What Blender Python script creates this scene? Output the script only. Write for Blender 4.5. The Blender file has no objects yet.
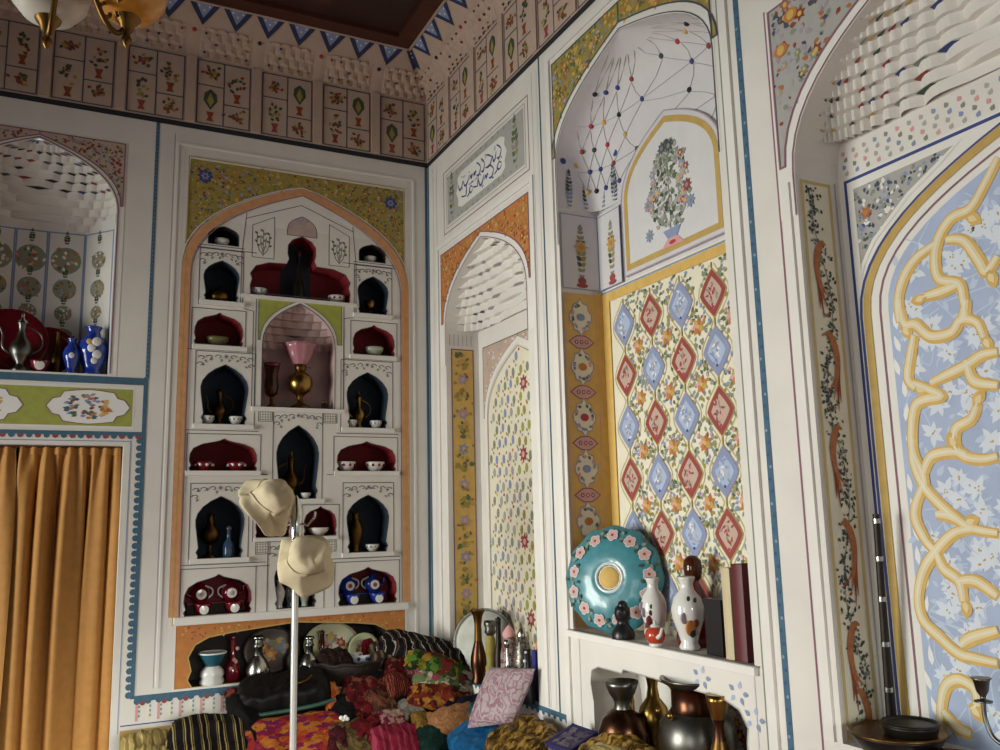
import bpy, math, random
from mathutils import Vector, Matrix, noise, Euler
from mathutils.geometry import tessellate_polygon
PI = math.pi
S = bpy.context.scene
COL = S.collection
rnd = random.Random(7)

# ---------------------------------------------------------------- materials
def lin(c):
    c = c / 255.0
    return c / 12.92 if c <= 0.04045 else ((c + 0.055) / 1.055) ** 2.4
def rgb(h):
    return (lin(int(h[0:2], 16)), lin(int(h[2:4], 16)), lin(int(h[4:6], 16)), 1.0)
MATS = {}
def mat(name, col, rough=0.6, metal=0.0, var=0.08, scale=14.0, bump=0.0, coat=0.0, sub=0.0, trans=0.0, spec=0.5):
    if name in MATS:
        return MATS[name]
    m = bpy.data.materials.new(name); m.use_nodes = True
    nt = m.node_tree; b = nt.nodes['Principled BSDF']
    b.inputs['Roughness'].default_value = rough
    b.inputs['Metallic'].default_value = metal
    b.inputs['Coat Weight'].default_value = coat
    b.inputs['Specular IOR Level'].default_value = spec
    b.inputs['Transmission Weight'].default_value = trans
    if sub:
        b.inputs['Subsurface Weight'].default_value = sub
        b.inputs['Subsurface Radius'].default_value = (0.05, 0.03, 0.02)
    c = rgb(col) if isinstance(col, str) else col
    tc = nt.nodes.new('ShaderNodeTexCoord')
    nz = nt.nodes.new('ShaderNodeTexNoise'); nz.inputs['Scale'].default_value = scale
    nz.inputs['Detail'].default_value = 4
    nt.links.new(tc.outputs['Object'], nz.inputs['Vector'])
    rp = nt.nodes.new('ShaderNodeValToRGB')
    rp.color_ramp.elements[0].position = 0.3; rp.color_ramp.elements[1].position = 0.7
    rp.color_ramp.elements[0].color = tuple(x * (1 - var) for x in c[:3]) + (1,)
    rp.color_ramp.elements[1].color = tuple(min(1, x * (1 + var)) for x in c[:3]) + (1,)
    nt.links.new(nz.outputs['Fac'], rp.inputs['Fac'])
    nt.links.new(rp.outputs['Color'], b.inputs['Base Color'])
    if bump:
        bp = nt.nodes.new('ShaderNodeBump'); bp.inputs['Strength'].default_value = bump
        bp.inputs['Distance'].default_value = 0.01
        nt.links.new(nz.outputs['Fac'], bp.inputs['Height'])
        nt.links.new(bp.outputs['Normal'], b.inputs['Normal'])
    MATS[name] = m
    return m

def deepen(h, k): return ''.join('%02X' % int(int(h[i:i + 2], 16) * k) for i in (0, 2, 4))
def fabric(name, cols, scale=20, kind='voronoi', rough=0.85, stretch=(1, 1, 1), rot=0.0, bump=0.4, metal=0.0, distort=0.0, soft=False):
    """woven or printed cloth: constant ramp over a cell, band or noise pattern plus a fine weave bump"""
    if name in MATS:
        return MATS[name]
    m = bpy.data.materials.new(name); m.use_nodes = True
    nt = m.node_tree; b = nt.nodes['Principled BSDF']
    b.inputs['Roughness'].default_value = rough; b.inputs['Metallic'].default_value = metal; b.inputs['Specular IOR Level'].default_value = 0.15
    tc = nt.nodes.new('ShaderNodeTexCoord'); mp = nt.nodes.new('ShaderNodeMapping')
    mp.inputs['Scale'].default_value = stretch; mp.inputs['Rotation'].default_value = (0, 0, rot)
    nt.links.new(tc.outputs['Object'], mp.inputs['Vector'])
    if kind == 'voronoi':
        t = nt.nodes.new('ShaderNodeTexVoronoi'); t.inputs['Scale'].default_value = scale
        sx = nt.nodes.new('ShaderNodeSeparateColor'); nt.links.new(t.outputs['Color'], sx.inputs[0]); fac = sx.outputs[0]
    elif kind == 'cells':
        t = nt.nodes.new('ShaderNodeTexVoronoi'); t.inputs['Scale'].default_value = scale; fac = t.outputs['Distance']
    elif kind == 'wave':
        t = nt.nodes.new('ShaderNodeTexWave'); t.inputs['Scale'].default_value = scale
        t.inputs['Distortion'].default_value = distort; t.inputs['Detail'].default_value = 2; fac = t.outputs['Fac']
    else:
        t = nt.nodes.new('ShaderNodeTexNoise'); t.inputs['Scale'].default_value = scale; t.inputs['Detail'].default_value = 3; fac = t.outputs['Fac']
    nj = nt.nodes.new('ShaderNodeTexNoise'); nj.inputs['Scale'].default_value = 45
    nt.links.new(mp.outputs['Vector'], nj.inputs['Vector'])
    mj = nt.nodes.new('ShaderNodeMix'); mj.data_type = 'RGBA'; mj.blend_type = 'ADD'; mj.inputs[0].default_value = 0.05 if kind in ('voronoi', 'cells') else 0.0
    nt.links.new(mp.outputs['Vector'], mj.inputs[6]); nt.links.new(nj.outputs['Color'], mj.inputs[7])
    nt.links.new(mj.outputs[2], t.inputs['Vector'])
    rp = nt.nodes.new('ShaderNodeValToRGB'); rp.color_ramp.interpolation = 'LINEAR' if soft else 'CONSTANT'
    lo, hi = (0.36, 0.66) if kind == 'noise' else ((0.0, 0.75) if kind == 'cells' else (0, 1))
    n = len(cols); el = rp.color_ramp.elements
    while len(el) < n: el.new(0.5)
    for i, c in enumerate(cols):
        el[i].position = lo + (hi - lo) * i / n; el[i].color = rgb(c)
    nt.links.new(fac, rp.inputs['Fac']); nt.links.new(rp.outputs['Color'], b.inputs['Base Color'])
    nz = nt.nodes.new('ShaderNodeTexNoise'); nz.inputs['Scale'].default_value = 60
    nt.links.new(tc.outputs['Object'], nz.inputs['Vector'])
    bp = nt.nodes.new('ShaderNodeBump'); bp.inputs['Strength'].default_value = bump; bp.inputs['Distance'].default_value = 0.006
    nt.links.new(nz.outputs['Fac'], bp.inputs['Height']); nt.links.new(bp.outputs['Normal'], b.inputs['Normal'])
    MATS[name] = m
    return m

W = mat('plaster_white', 'DDD8D1', 0.75, var=0.05, scale=5, bump=0.12)
WM = mat('moulding_white', 'E3DFD9', 0.7, var=0.03, scale=9)
LAV = mat('lavender_white', 'CFCBCE', 0.7, var=0.03)
CREAM = mat('cream_field', 'E3DCC6', 0.7, var=0.04)
PINKC = mat('pink_cream', 'BFA696', 0.75, var=0.06)
GREYP = mat('grey_panel', 'A9A6A2', 0.75, var=0.06, scale=25)
DL = mat('line_slate', '4A4F5C', 0.8, var=0.1)
BLK = mat('line_black', '26242A', 0.8, var=0.1)
TEAL = mat('line_teal', '41637A', 0.75, var=0.12, scale=40)
BLUE = mat('paint_blue', '3A4682', 0.75, var=0.1)
LBL = mat('paint_light_blue', '8793B4', 0.75, var=0.08)
PURP = mat('line_purple', '8A5F6E', 0.75, var=0.1)
MAUV = mat('paint_mauve', 'A596A5', 0.75, var=0.1)
REDP = mat('paint_red', '94423F', 0.75, var=0.1)
CRIM = mat('paint_crimson', 'B03848', 0.75, var=0.1)
PINK = mat('paint_pink', 'D39C9A', 0.75, var=0.1)
ORAN = mat('paint_orange', 'BF7A3E', 0.75, var=0.12, scale=30)
ORPK = mat('paint_peach', 'CC9468', 0.75, var=0.1, scale=30)
GOLD = mat('paint_gold', 'D2AC5E', 0.7, var=0.08, scale=30)
GOLD2 = mat('paint_ochre', 'BC9C58', 0.7, var=0.08, scale=30)
OLIV = mat('paint_olive_gold', '9C8C42', 0.7, var=0.15, scale=30)
YGRN = mat('paint_lime', '9DA24A', 0.7, var=0.1, scale=30)
GRN = mat('paint_green', '5C6A48', 0.75, var=0.15)
DGRN = mat('paint_dark_green', '3F4C3F', 0.75, var=0.15)
GGRN = mat('paint_grey_green', '868C7C', 0.75, var=0.1)
SKYB = mat('paint_sky_blue', 'A9B6D2', 0.75, var=0.07, scale=12)
WPAINT = mat('paint_white', 'E9E7E4', 0.75, var=0.03)
RUST = mat('paint_rust', '8A4322', 0.75, var=0.25, scale=60)
RUSTL = mat('paint_rust_light', 'AD6C42', 0.75, var=0.2, scale=60)
NBLUE = mat('niche_blue', '1C2C3C', 0.7, var=0.2, scale=8)
NRED = mat('niche_red', '7A0F1B', 0.7, var=0.2, scale=8)
NROSE = mat('niche_rose', 'B9A09C', 0.75, var=0.1)
NDARK = mat('niche_dark', '241B17', 0.8, var=0.3, scale=12)
WOODD = mat('ceiling_wood', '3A211A', 0.55, var=0.3, scale=6)
WOODR = mat('ceiling_wood_red', '4A2418', 0.5, var=0.25, scale=6)
PORC = mat('porcelain', 'DAD8D4', 0.15, var=0.02, coat=0.4)
PORB = mat('porcelain_blue', '223C9C', 0.15, var=0.1, coat=0.5)
PORR = mat('porcelain_red', '6E1420', 0.15, var=0.1, coat=0.5)
PORG = mat('celadon_glaze', 'A5AE9B', 0.2, var=0.05, coat=0.4)
OLGL = mat('olive_glaze', '6C6440', 0.3, var=0.15)
BRASS = mat('brass', '94753E', 0.28, 1.0, var=0.15)
DBRASS = mat('dark_brass', '6A4E28', 0.38, 1.0, var=0.25)
COPP = mat('copper', '54382A', 0.3, 1.0, var=0.2)
SILV = mat('silver', 'B4B2AC', 0.25, 1.0, var=0.12)
PEWT = mat('tinned_copper', '6E6D68', 0.35, 1.0, var=0.2)
BLKM = mat('blackened_metal', '2E2824', 0.45, 0.7, var=0.3)
BLKP = mat('black_lacquer', '17151A', 0.35, var=0.2)
GLASSP = mat('pink_glass', 'C98A96', 0.15, var=0.1, trans=0.35)
GLASSB = mat('blue_glass', '3E5A78', 0.12, var=0.1, trans=0.3)
GLASSW = mat('frosted_glass', 'CDC8BC', 0.3, var=0.06, sub=0.2)
GLASSA = mat('amber_glass', 'C98A34', 0.2, var=0.25, scale=10)
GLASSC = mat('clear_grey_glass', '9AA0A0', 0.08, var=0.05, trans=0.7)
AMBERD = mat('dark_amber_glass', '4A2410', 0.08, var=0.2, trans=0.3)
TURQ = mat('turquoise_glaze', '468590', 0.3, var=0.14, scale=25, coat=0.25)
HATM = mat('hat_cotton', 'C4B596', 0.9, var=0.04, scale=30, bump=0.2)
CHROME = mat('chrome', 'C9C9C7', 0.18, 1.0, var=0.03)
WBOOK = mat('cream_book_cover', 'C8B894', 0.6, var=0.06)
RBOOK = mat('dark_red_book_cover', '5C1A24', 0.5, var=0.1)
PAPER = mat('paper', 'D8CFB8', 0.8, var=0.06)

# ---------------------------------------------------------------- mesh builder
class MB:
    def __init__(s, m=None):
        s.v = []; s.f = []; s.mi = []; s.sm = []; s.mats = []; s.cur = 0
        if m: s.m(m)
    def m(s, mt):
        if mt not in s.mats: s.mats.append(mt)
        s.cur = s.mats.index(mt); return s
    def add(s, vs, fs, smooth=False):
        b = len(s.v); s.v.extend(tuple(v) for v in vs)
        for f in fs:
            s.f.append(tuple(b + i for i in f)); s.mi.append(s.cur); s.sm.append(smooth)
    def face(s, pts): s.add(pts, [tuple(range(len(pts)))])
    def grid(s, rows, closed=False, smooth=True):
        n = len(rows[0]); vs = [p for r in rows for p in r]; fs = []
        for i in range(len(rows) - 1):
            for j in range(n if closed else n - 1):
                k = (j + 1) % n
                fs.append((i * n + j, i * n + k, (i + 1) * n + k, (i + 1) * n + j))
        s.add(vs, fs, smooth)
    def box(s, c, sz, rot=None):
        x, y, z = (a / 2 for a in sz); c = Vector(c)
        vs = [Vector((i * x, j * y, k * z)) for i in (-1, 1) for j in (-1, 1) for k in (-1, 1)]
        if rot: vs = [rot @ v for v in vs]
        s.add([v + c for v in vs], [(0, 1, 3, 2), (4, 6, 7, 5), (0, 4, 5, 1), (2, 3, 7, 6), (0, 2, 6, 4), (1, 5, 7, 3)])
    def lathe(s, prof, c=(0, 0, 0), n=20, mtx=None, lobes=0, lamp=0.0, smooth=True):
        c = Vector(c); rows = []
        for r, z in prof:
            row = []
            for i in range(n):
                a = 2 * PI * i / n; rr = r * (1 + lamp * math.cos(lobes * a)) if lobes else r
                v = Vector((rr * math.cos(a), rr * math.sin(a), z))
                if mtx: v = mtx @ v
                row.append(v + c)
            rows.append(row)
        s.grid(rows, True, smooth)
        for k, (r, z) in ((0, prof[0]), (-1, prof[-1])):
            if r > 1e-5: s.face(rows[k][::-1] if k == 0 else rows[k])
    def tube(s, path, r, n=8, closed=False):
        P = [Vector(p) for p in path]; rows = []; up = Vector((0.13, 0.31, 0.94))
        for i, p in enumerate(P):
            t = (P[min(i + 1, len(P) - 1)] - P[max(i - 1, 0)])
            if t.length < 1e-9: t = Vector((0, 0, 1))
            t.normalize(); a = t.cross(up)
            if a.length < 1e-3: a = t.cross(Vector((1, 0, 0)))
            a.normalize(); b = t.cross(a); rr = r[i] if isinstance(r, (list, tuple)) else r
            rows.append([p + a * rr * math.cos(2 * PI * k / n) + b * rr * math.sin(2 * PI * k / n) for k in range(n)])
            up = -b if b.dot(up) < 0 else b
        s.grid(rows, True)
        s.face(rows[0][::-1]); s.face(rows[-1])
    def ball(s, c, r, n=10, sx=1, sy=1, sz=1):
        prof = [(max(1e-6, math.sin(PI * i / n)), -math.cos(PI * i / n)) for i in range(n + 1)]
        c = Vector(c); rows = [[c + Vector((a * math.cos(2 * PI * j / (n + 2)) * r * sx, a * math.sin(2 * PI * j / (n + 2)) * r * sy, z * r * sz)) for j in range(n + 2)] for a, z in prof]
        s.grid(rows, True)
    def build(s, name, parent=None, loc=None):
        me = bpy.data.meshes.new(name)
        o = Vector(loc) if loc is not None else (parent_world(parent) if parent else Vector((0, 0, 0)))
        me.from_pydata([(v[0] - o.x, v[1] - o.y, v[2] - o.z) for v in s.v], [], s.f)
        for m_ in s.mats: me.materials.append(m_)
        me.polygons.foreach_set('material_index', s.mi)
        me.polygons.foreach_set('use_smooth', s.sm)
        me.update()
        ob = bpy.data.objects.new(name, me); COL.objects.link(ob)
        if parent:
            ob.parent = parent; ob.location = o - parent_world(parent)
        else:
            ob.location = o
        return ob
def parent_world(p):
    v = Vector((0, 0, 0))
    while p is not None:
        v = v + p.location; p = p.parent
    return v
def thing(name, label, cat, loc, group=None):
    o = bpy.data.objects.new(name, None); COL.objects.link(o); o.location = loc
    o.empty_display_size = 0.05
    o['label'] = label; o['category'] = cat
    if group: o['group'] = group
    return o
def tag(o, label, cat, group=None):
    o['label'] = label; o['category'] = cat
    if group: o['group'] = group
    return o
def struct(o): o['kind'] = 'structure'; return o
def relabel(o, t): o['label'] = t; return o

# ---------------------------------------------------------------- planes and painting
class Pl:
    def __init__(s, o, eu, ev):
        s.o = Vector(o); s.eu = Vector(eu); s.ev = Vector(ev); s.n = s.eu.cross(s.ev).normalized()
    def p(s, u, v, w=0.0): return s.o + s.eu * u + s.ev * v + s.n * w
    def off(s, w): return Pl(s.o + s.n * w, s.eu, s.ev)
PB = Pl((0, 0, 0), (1, 0, 0), (0, 0, 1))        # back wall: u = x, v = z
PR = Pl((0, 0, 0), (0, -1, 0), (0, 0, 1))       # right wall: u = distance from the corner
def jamb(s): return Pl((0, -s, 0), (1, 0, 0), (0, 0, 1))   # far side of a recess in the right wall: u = depth

LAY = 0.0006
class Pt:
    """paints flat motifs on a plane, one thin coat above the other"""
    def __init__(s, pl, mb=None): s.pl = pl; s.mb = mb or MB(); s.k = 0
    def w(s, l):
        s.k = (s.k + 1) % 89; return l * LAY + s.k * 6e-6      # every coat a hair above the one before
    def poly(s, pts, m_, l=1):
        w = s.w(l); s.mb.m(m_); s.mb.face([s.pl.p(u, v, w) for u, v in pts])
    def rect(s, u0, v0, u1, v1, m_, l=1): s.poly([(u0, v0), (u1, v0), (u1, v1), (u0, v1)], m_, l)
    def frame(s, u0, v0, u1, v1, t, m_, l=2): s.stroke([(u0, v0), (u1, v0), (u1, v1), (u0, v1), (u0, v0)], t, m_, l)
    def stroke(s, pts, t, m_, l=2):
        n = len(pts)
        if n < 2: return
        L = []; R = []; w = s.w(l)
        closed = n > 3 and abs(pts[0][0] - pts[-1][0]) + abs(pts[0][1] - pts[-1][1]) < 1e-6
        for i, (u, v) in enumerate(pts):
            if closed:
                a = pts[(i - 1) % (n - 1)]; b = pts[(i + 1) % (n - 1)] if i < n - 1 else pts[1]
                if i == n - 1: a = pts[n - 2]
            else:
                a = pts[max(0, i - 1)]; b = pts[min(n - 1, i + 1)]
            d1 = (u - a[0], v - a[1]); d2 = (b[0] - u, b[1] - v)
            l1 = math.hypot(*d1) or 1e-9; l2 = math.hypot(*d2) or 1e-9
            dx = (d1[0] / l1 if l1 > 1e-8 else 0) + (d2[0] / l2 if l2 > 1e-8 else 0)
            dy = (d1[1] / l1 if l1 > 1e-8 else 0) + (d2[1] / l2 if l2 > 1e-8 else 0)
            q = math.hypot(dx, dy) or 1e-9; dx /= q; dy /= q
            tt = (t[i] if isinstance(t, (list, tuple)) else t) / 2
            if l1 > 1e-8:
                cs = max(0.5, (dx * d1[0] + dy * d1[1]) / l1); tt /= cs
            wi = w + (i % 80) * 4e-6; L.append(s.pl.p(u - dy * tt, v + dx * tt, wi)); R.append(s.pl.p(u + dy * tt, v - dx * tt, wi))
        s.mb.m(m_); s.mb.grid([R, L], smooth=False)
    def disk(s, u, v, r, m_, l=2, ry=None, n=10, rot=0.0):
        ry = r if ry is None else ry; c, d = math.cos(rot), math.sin(rot)
        s.poly([(u + c * r * math.cos(2 * PI * i / n) - d * ry * math.sin(2 * PI * i / n), v + d * r * math.cos(2 * PI * i / n) + c * ry * math.sin(2 * PI * i / n)) for i in range(n)], m_, l)
    def star(s, u, v, r, m_, l=2, n=5, inner=0.5, rot=0.0):
        s.poly([(u + (r if i % 2 == 0 else r * inner) * math.cos(rot + PI * i / n), v + (r if i % 2 == 0 else r * inner) * math.sin(rot + PI * i / n)) for i in range(2 * n)], m_, l)
    def flower(s, u, v, r, mp, mc, l=3, n=6, rot=0.0):
        s.star(u, v, r, mp, l, n, 0.55, rot); s.disk(u, v, r * 0.35, mc, l + 1, n=7)
    def leaf(s, u, v, ln, ang, m_, l=2, w=0.32):
        c, d = math.cos(ang), math.sin(ang); q = []
        for t, k in ((0, 0), (0.3, 1), (0.6, 0.85), (1, 0), (0.6, -0.85), (0.3, -1)):
            a, b = t * ln, k * ln * w; q.append((u + c * a - d * b, v + d * a + c * b))
        s.poly(q, m_, l)
    def scatter(s, poly, n, fn, seed=1):
        r = random.Random(seed); us = [p[0] for p in poly]; vs = [p[1] for p in poly]; k = 0; guard = 0
        while k < n and guard < n * 30:
            guard += 1; u = r.uniform(min(us), max(us)); v = r.uniform(min(vs), max(vs))
            if inside(poly, u, v) and all(inside(poly, u + a, v + b) for a, b in ((.009, 0), (-.009, 0), (0, .009), (0, -.009))): fn(u, v, r, k); k += 1
def inside(poly, u, v):
    c = False; j = len(poly) - 1
    for i in range(len(poly)):
        a, b = poly[i], poly[j]
        if (a[1] > v) != (b[1] > v) and u < (b[0] - a[0]) * (v - a[1]) / (b[1] - a[1]) + a[0]: c = not c
        j = i
    return c
def spline(pts, n=8):
    P = [pts[0]] + list(pts) + [pts[-1]]; out = []
    for i in range(1, len(P) - 2):
        for k in range(n):
            t = k / n
            out.append(tuple(0.5 * ((2 * P[i][j]) + (-P[i - 1][j] + P[i + 1][j]) * t + (2 * P[i - 1][j] - 5 * P[i][j] + 4 * P[i + 1][j] - P[i + 2][j]) * t * t + (-P[i - 1][j] + 3 * P[i][j] - 3 * P[i + 1][j] + P[i + 2][j]) * t ** 3) for j in range(len(pts[0]))))
    out.append(tuple(pts[-1])); return out
def arch(uc, hw, zs, za, n=14, c1=0.55, c2=0.45, c3=0.18):
    """right springing point over the apex to the left springing point of a Persian pointed arch"""
    h = za - zs; half = []
    for i in range(n + 1):
        t = i / n; a, b, c, d = (1 - t) ** 3, 3 * t * (1 - t) ** 2, 3 * t * t * (1 - t), t ** 3
        half.append((hw * (a + b) + hw * c2 * c, zs + h * (b * c1 + c * (1 - c3) + d)))
    return [(uc + x, z) for x, z in half] + [(uc - x, z) for x, z in half[-2::-1]]
def arch_open(uc, hw, z0, zs, za, **k): return [(uc - hw, z0), (uc + hw, z0)] + arch(uc, hw, zs, za, **k)
def half_at(uc, hw, zs, za):
    A = [(u - uc, z) for u, z in arch(uc, hw, zs, za, n=40)][:41]
    def f(z):
        if z <= zs: return hw
        for (u0, z0), (u1, z1) in zip(A, A[1:]):
            if z0 <= z <= z1: return u0 + (u1 - u0) * (z - z0) / max(1e-9, z1 - z0)
        return 0.0
    return f
def holed(mb, pl, outer, holes, m_):
    ls = [[Vector((u, v, 0)) for u, v in outer]] + [[Vector((u, v, 0)) for u, v in h] for h in holes]
    tri = tessellate_polygon(ls); fl = [p for l in ls for p in l]; mb.m(m_)
    fs = []
    for a, b, c in tri:
        A, B_, C_ = fl[a], fl[b], fl[c]
        if (B_.x - A.x) * (C_.y - A.y) - (B_.y - A.y) * (C_.x - A.x) < 0: a, c = c, a
        fs.append((a, b, c))
    mb.add([pl.p(p.x, p.y) for p in fl], fs)
def recess(mb, pl, outline, d, ms, mbk):
    """the sides and the back of a niche sunk d metres into the plane"""
    n = len(outline); F = [pl.p(u, v) for u, v in outline]; K = [pl.p(u, v, -d) for u, v in outline]
    mb.m(ms)
    for i in range(n):
        j = (i + 1) % n; mb.face([F[i], F[j], K[j], K[i]])
    mb.m(mbk); mb.face(K)
def raised(mb, pl, pts, t, h, m_):
    """a raised moulding band of width t and height h along a polyline on a plane"""
    q = Pt(pl); q.stroke(pts, t, m_, 0); b = q.mb.v; n = len(pts)
    R, L = b[:n], b[n:]; up = pl.n * h
    R2 = [Vector(p) + up for p in R]; L2 = [Vector(p) + up for p in L]
    mb.m(m_); mb.grid([R, R2, L2, L], smooth=False); mb.face([R[0], L[0], L2[0], R2[0]]); mb.face([R[-1], R2[-1], L2[-1], L[-1]])
def spandrel(pt, u0, u1, zt, ar, m_, l=1):
    """the two corner fields between a rectangle and the arch ar (listed right to left)"""
    k = len(ar) // 2; right = ar[:k + 1]; left = ar[k:]
    Rp = [(u1, zt), ((u0 + u1) / 2, zt)] + right[::-1] + [(u1, right[0][1])]
    Lp = [((u0 + u1) / 2, zt), (u0, zt), (u0, left[-1][1])] + left[::-1]
    pt.poly(Rp, m_, l); pt.poly(Lp, m_, l); return Rp, Lp

def muqarnas(mb, pl, uc, hwf, depth, z0, z1, tiers, lobes, m_, dots, amp=0.1, seed=3, dot=0.5, pmin=0.5, w0=-0.002, dmin=0):
    """honeycomb half vault: fluted tiers that step outward as they rise, with painted undersides"""
    r = random.Random(seed); curves = []; N = lobes * 6
    for k in range(tiers + 1):
        t = k / tiers; z = z0 + (z1 - z0) * t; a = max(0.004, hwf(z)) * (1.0 if k else 0.999); d = max(0.006, depth * (1 - t) ** 0.75)
        ex = pmin + (1 - pmin) * t; row = []
        for i in range(N + 1):
            th = PI * i / N; c, s_ = math.cos(th), math.sin(th)
            f = 1 - amp * abs(math.sin(lobes * th + (PI / 2) * (k % 2)))
            x = math.copysign(abs(c) ** ex, c) * a; y = (s_ ** ex) * d * f
            row.append((uc + x, y))
        curves.append((z, row))
    for k in range(tiers):
        z, row = curves[k]; zn, rn = curves[k + 1]; zt = zn - 0.12 * (zn - z)
        mb.m(m_)
        mb.grid([[pl.p(u, z, w0 - y) for u, y in row], [pl.p(u, zt, w0 - y * 0.985) for u, y in row], [pl.p(u, zn, w0 - y) for u, y in rn]], smooth=False)
        for j in range(lobes):
            i = min(N, int((j + (0.0 if k % 2 else 0.5)) * 6 + 3)); i0, i1 = max(0, i - 2), min(N, i + 2)
            if r.random() > dot or k < dmin: continue
            mb.m(dots[r.randrange(len(dots))])
            zz = zt + 0.35 * (zn - zt) - 0.002
            A = row[i]; B_ = rn[i]; q = lambda P, Q, t: (P[0] + (Q[0] - P[0]) * t, P[1] + (Q[1] - P[1]) * t)
            mb.face([pl.p(*x_) for x_ in [(q(row[i], rn[i], .1)[0], zt - .003, w0 - q(row[i], rn[i], .0)[1] + .002), (q(row[i1], rn[i1], .5)[0], zz, w0 - q(row[i1], rn[i1], .5)[1] + .003), (B_[0], zn - .003, w0 - B_[1] + .003), (q(row[i0], rn[i0], .5)[0], zz, w0 - q(row[i0], rn[i0], .5)[1] + .003)]])
    z, row = curves[-1]; mb.m(m_); mb.face([pl.p(u, z, w0 - y) for u, y in row])

# motif library
def scroll(pt, u0, v0, u1, v1, amp, n, ms, ml, mf, t=0.003, l=2, fr=0.01, seed=1):
    r = random.Random(seed); L = math.hypot(u1 - u0, v1 - v0); du, dv = (u1 - u0) / L, (v1 - v0) / L; pts = []
    K = n * 10
    for i in range(K + 1):
        s_ = L * i / K; a = amp * math.sin(PI * i / 10); pts.append((u0 + du * s_ - dv * a, v0 + dv * s_ + du * a))
    pt.stroke(pts, t, ms, l)
    for i in range(2, K, 3):
        u, v = pts[i]; pt.leaf(u, v, fr * r.uniform(0.9, 1.6), r.uniform(0, 2 * PI), ml, l + 1)
    if mf:
        for i in range(5, K, 10): pt.flower(pts[i][0], pts[i][1], fr, mf[(i // 10) % len(mf)], GOLD, l + 2, 5, r.random())
def spray(pt, uc, v0, h, w, leafm, flm, n=40, seed=1, ls=0.012, l=2):
    """a lens-shaped bush of leaves with flowers round it"""
    r = random.Random(seed)
    pt.stroke([(uc, v0), (uc, v0 + h * 0.9)], 0.003, DGRN, l)
    for i in range(n):
        t = r.random(); hw = w / 2 * math.sin(PI * (0.12 + 0.83 * t)) ** 0.8; u = uc + r.uniform(-1, 1) * hw; v = v0 + h * t
        pt.leaf(u, v, ls * r.uniform(0.7, 1.4), r.uniform(0.2, PI - 0.2), leafm[r.randrange(len(leafm))], l + 1)
    for i, (m_, s_) in enumerate(flm):
        t = r.uniform(0.2, 0.97); hw = w / 2 * math.sin(PI * (0.12 + 0.83 * t)) ** 0.8; sg = -1 if i % 2 else 1
        pt.flower(uc + sg * hw * r.uniform(0.5, 1.0), v0 + h * t, s_, m_, GOLD, l + 2, 6, r.random())
def candle(pt, uc, v0, h, w, ms, seed=1, l=2):
    """a slim stack of buds and leaves"""
    r = random.Random(seed); n = max(4, int(h / (w * 0.45)))
    for i in range(n):
        v = v0 + h * i / n; k = w / 2 * (0.45 + 0.55 * math.sin(PI * (i + 0.5) / n))
        for sg in (-1, 1): pt.leaf(uc, v, k * 1.3, PI / 2 - sg * 0.85, ms[r.randrange(len(ms))], l, 0.34)
    pt.leaf(uc, v0 + h * 0.93, w * 0.7, PI / 2, ms[0], l)
def roundel(pt, u, v, r_, seed, ms, l=2):
    r = random.Random(seed)
    pt.disk(u, v, r_, ms[0], l, n=16)
    for i in range(26):
        a = r.uniform(0, 2 * PI); q = r_ * math.sqrt(r.random()); pt.leaf(u + q * math.cos(a) * .9, v + q * math.sin(a) * .9, r_ * 0.34, r.uniform(0, 6.3), ms[1 + r.randrange(len(ms) - 1)], l + 1)
TILT, SPREAD, POW, EXPO = 1, 84, (24, 55), 0.15
FT, FS, FP = 21.5, 38, 60

# ================================================================ ROOM SHELL
XL, YF, ZC = -4.7, -6.4, 4.12            # left wall, front wall, ceiling
# ---- outlines of the openings in the back wall (u = x, v = z)
BX = -0.72
def mirror(o): return [(2 * BX - u, v) for u, v in o][::-1]
def onion(uc, w, z0, z1):
    h = z1 - z0; a = w / 2
    R = [(.88, 0), (.88, .05), (.95, .10), (.86, .17), (.93, .36), (.99, .52), (1.0, .62), (.93, .72), (.72, .83), (.42, .92), (.16, .97)]
    return [(uc + x * a, z0 + y * h) for x, y in R] + [(uc, z1)] + [(uc - x * a, z0 + y * h) for x, y in R[::-1]]
def flat(uc, w, z0, z1):
    h = z1 - z0; a = w / 2
    R = [(.96, 0), (1, .08), (.94, .16), (1, .32), (.98, .52), (.88, .70), (.62, .83), (.28, .90), (.12, .94)]
    return [(uc + x * a, z0 + y * h) for x, y in R] + [(uc, z1)] + [(uc - x * a, z0 + y * h) for x, y in R[::-1]]
def plainarch(uc, w, z0, z1): return arch_open(uc, w / 2, z0, z0 + (z1 - z0) * .5, z1, n=7)
DL_ = .14
cells = []      # (outline, side material, back material, depth, frame rectangle, scroll over the arch)
def cell(f, uc, w, z0, z1, mc, fr=None, sc=False, both=True):
    o = f(uc, w, z0, z1)
    for k in ((0, 1) if both else (0,)):
        oo = o if k == 0 else mirror(o); ff = fr if (k == 0 or fr is None) else (2 * BX - fr[2], fr[1], 2 * BX - fr[0], fr[3])
        cells.append((oo, mc, DL_, ff, sc))
cell(plainarch, -1.111, .150, 2.895, 2.992, NDARK)
cell(onion, -1.115, .172, 2.605, 2.812, NBLUE, (-1.222, 2.580, -1.010, 2.868), True)
cell(flat, -1.120, .232, 2.380, 2.542, NRED, (-1.250, 2.352, -0.992, 2.56))
cell(onion, -1.085, .226, 1.987, 2.282, NBLUE, (-1.225, 1.965, -0.940, 2.345), True)
cell(flat, -1.081, .318, 1.760, 1.915, NRED, (-1.252, 1.742, -0.905, 1.938))
cell(onion, -1.088, .226, 1.346, 1.637, NBLUE, (-1.228, 1.325, -0.955, 1.700), True)
cell(flat, -1.088, .308, 1.086, 1.270, NRED, (-1.258, 1.078, -0.915, 1.300))
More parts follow.
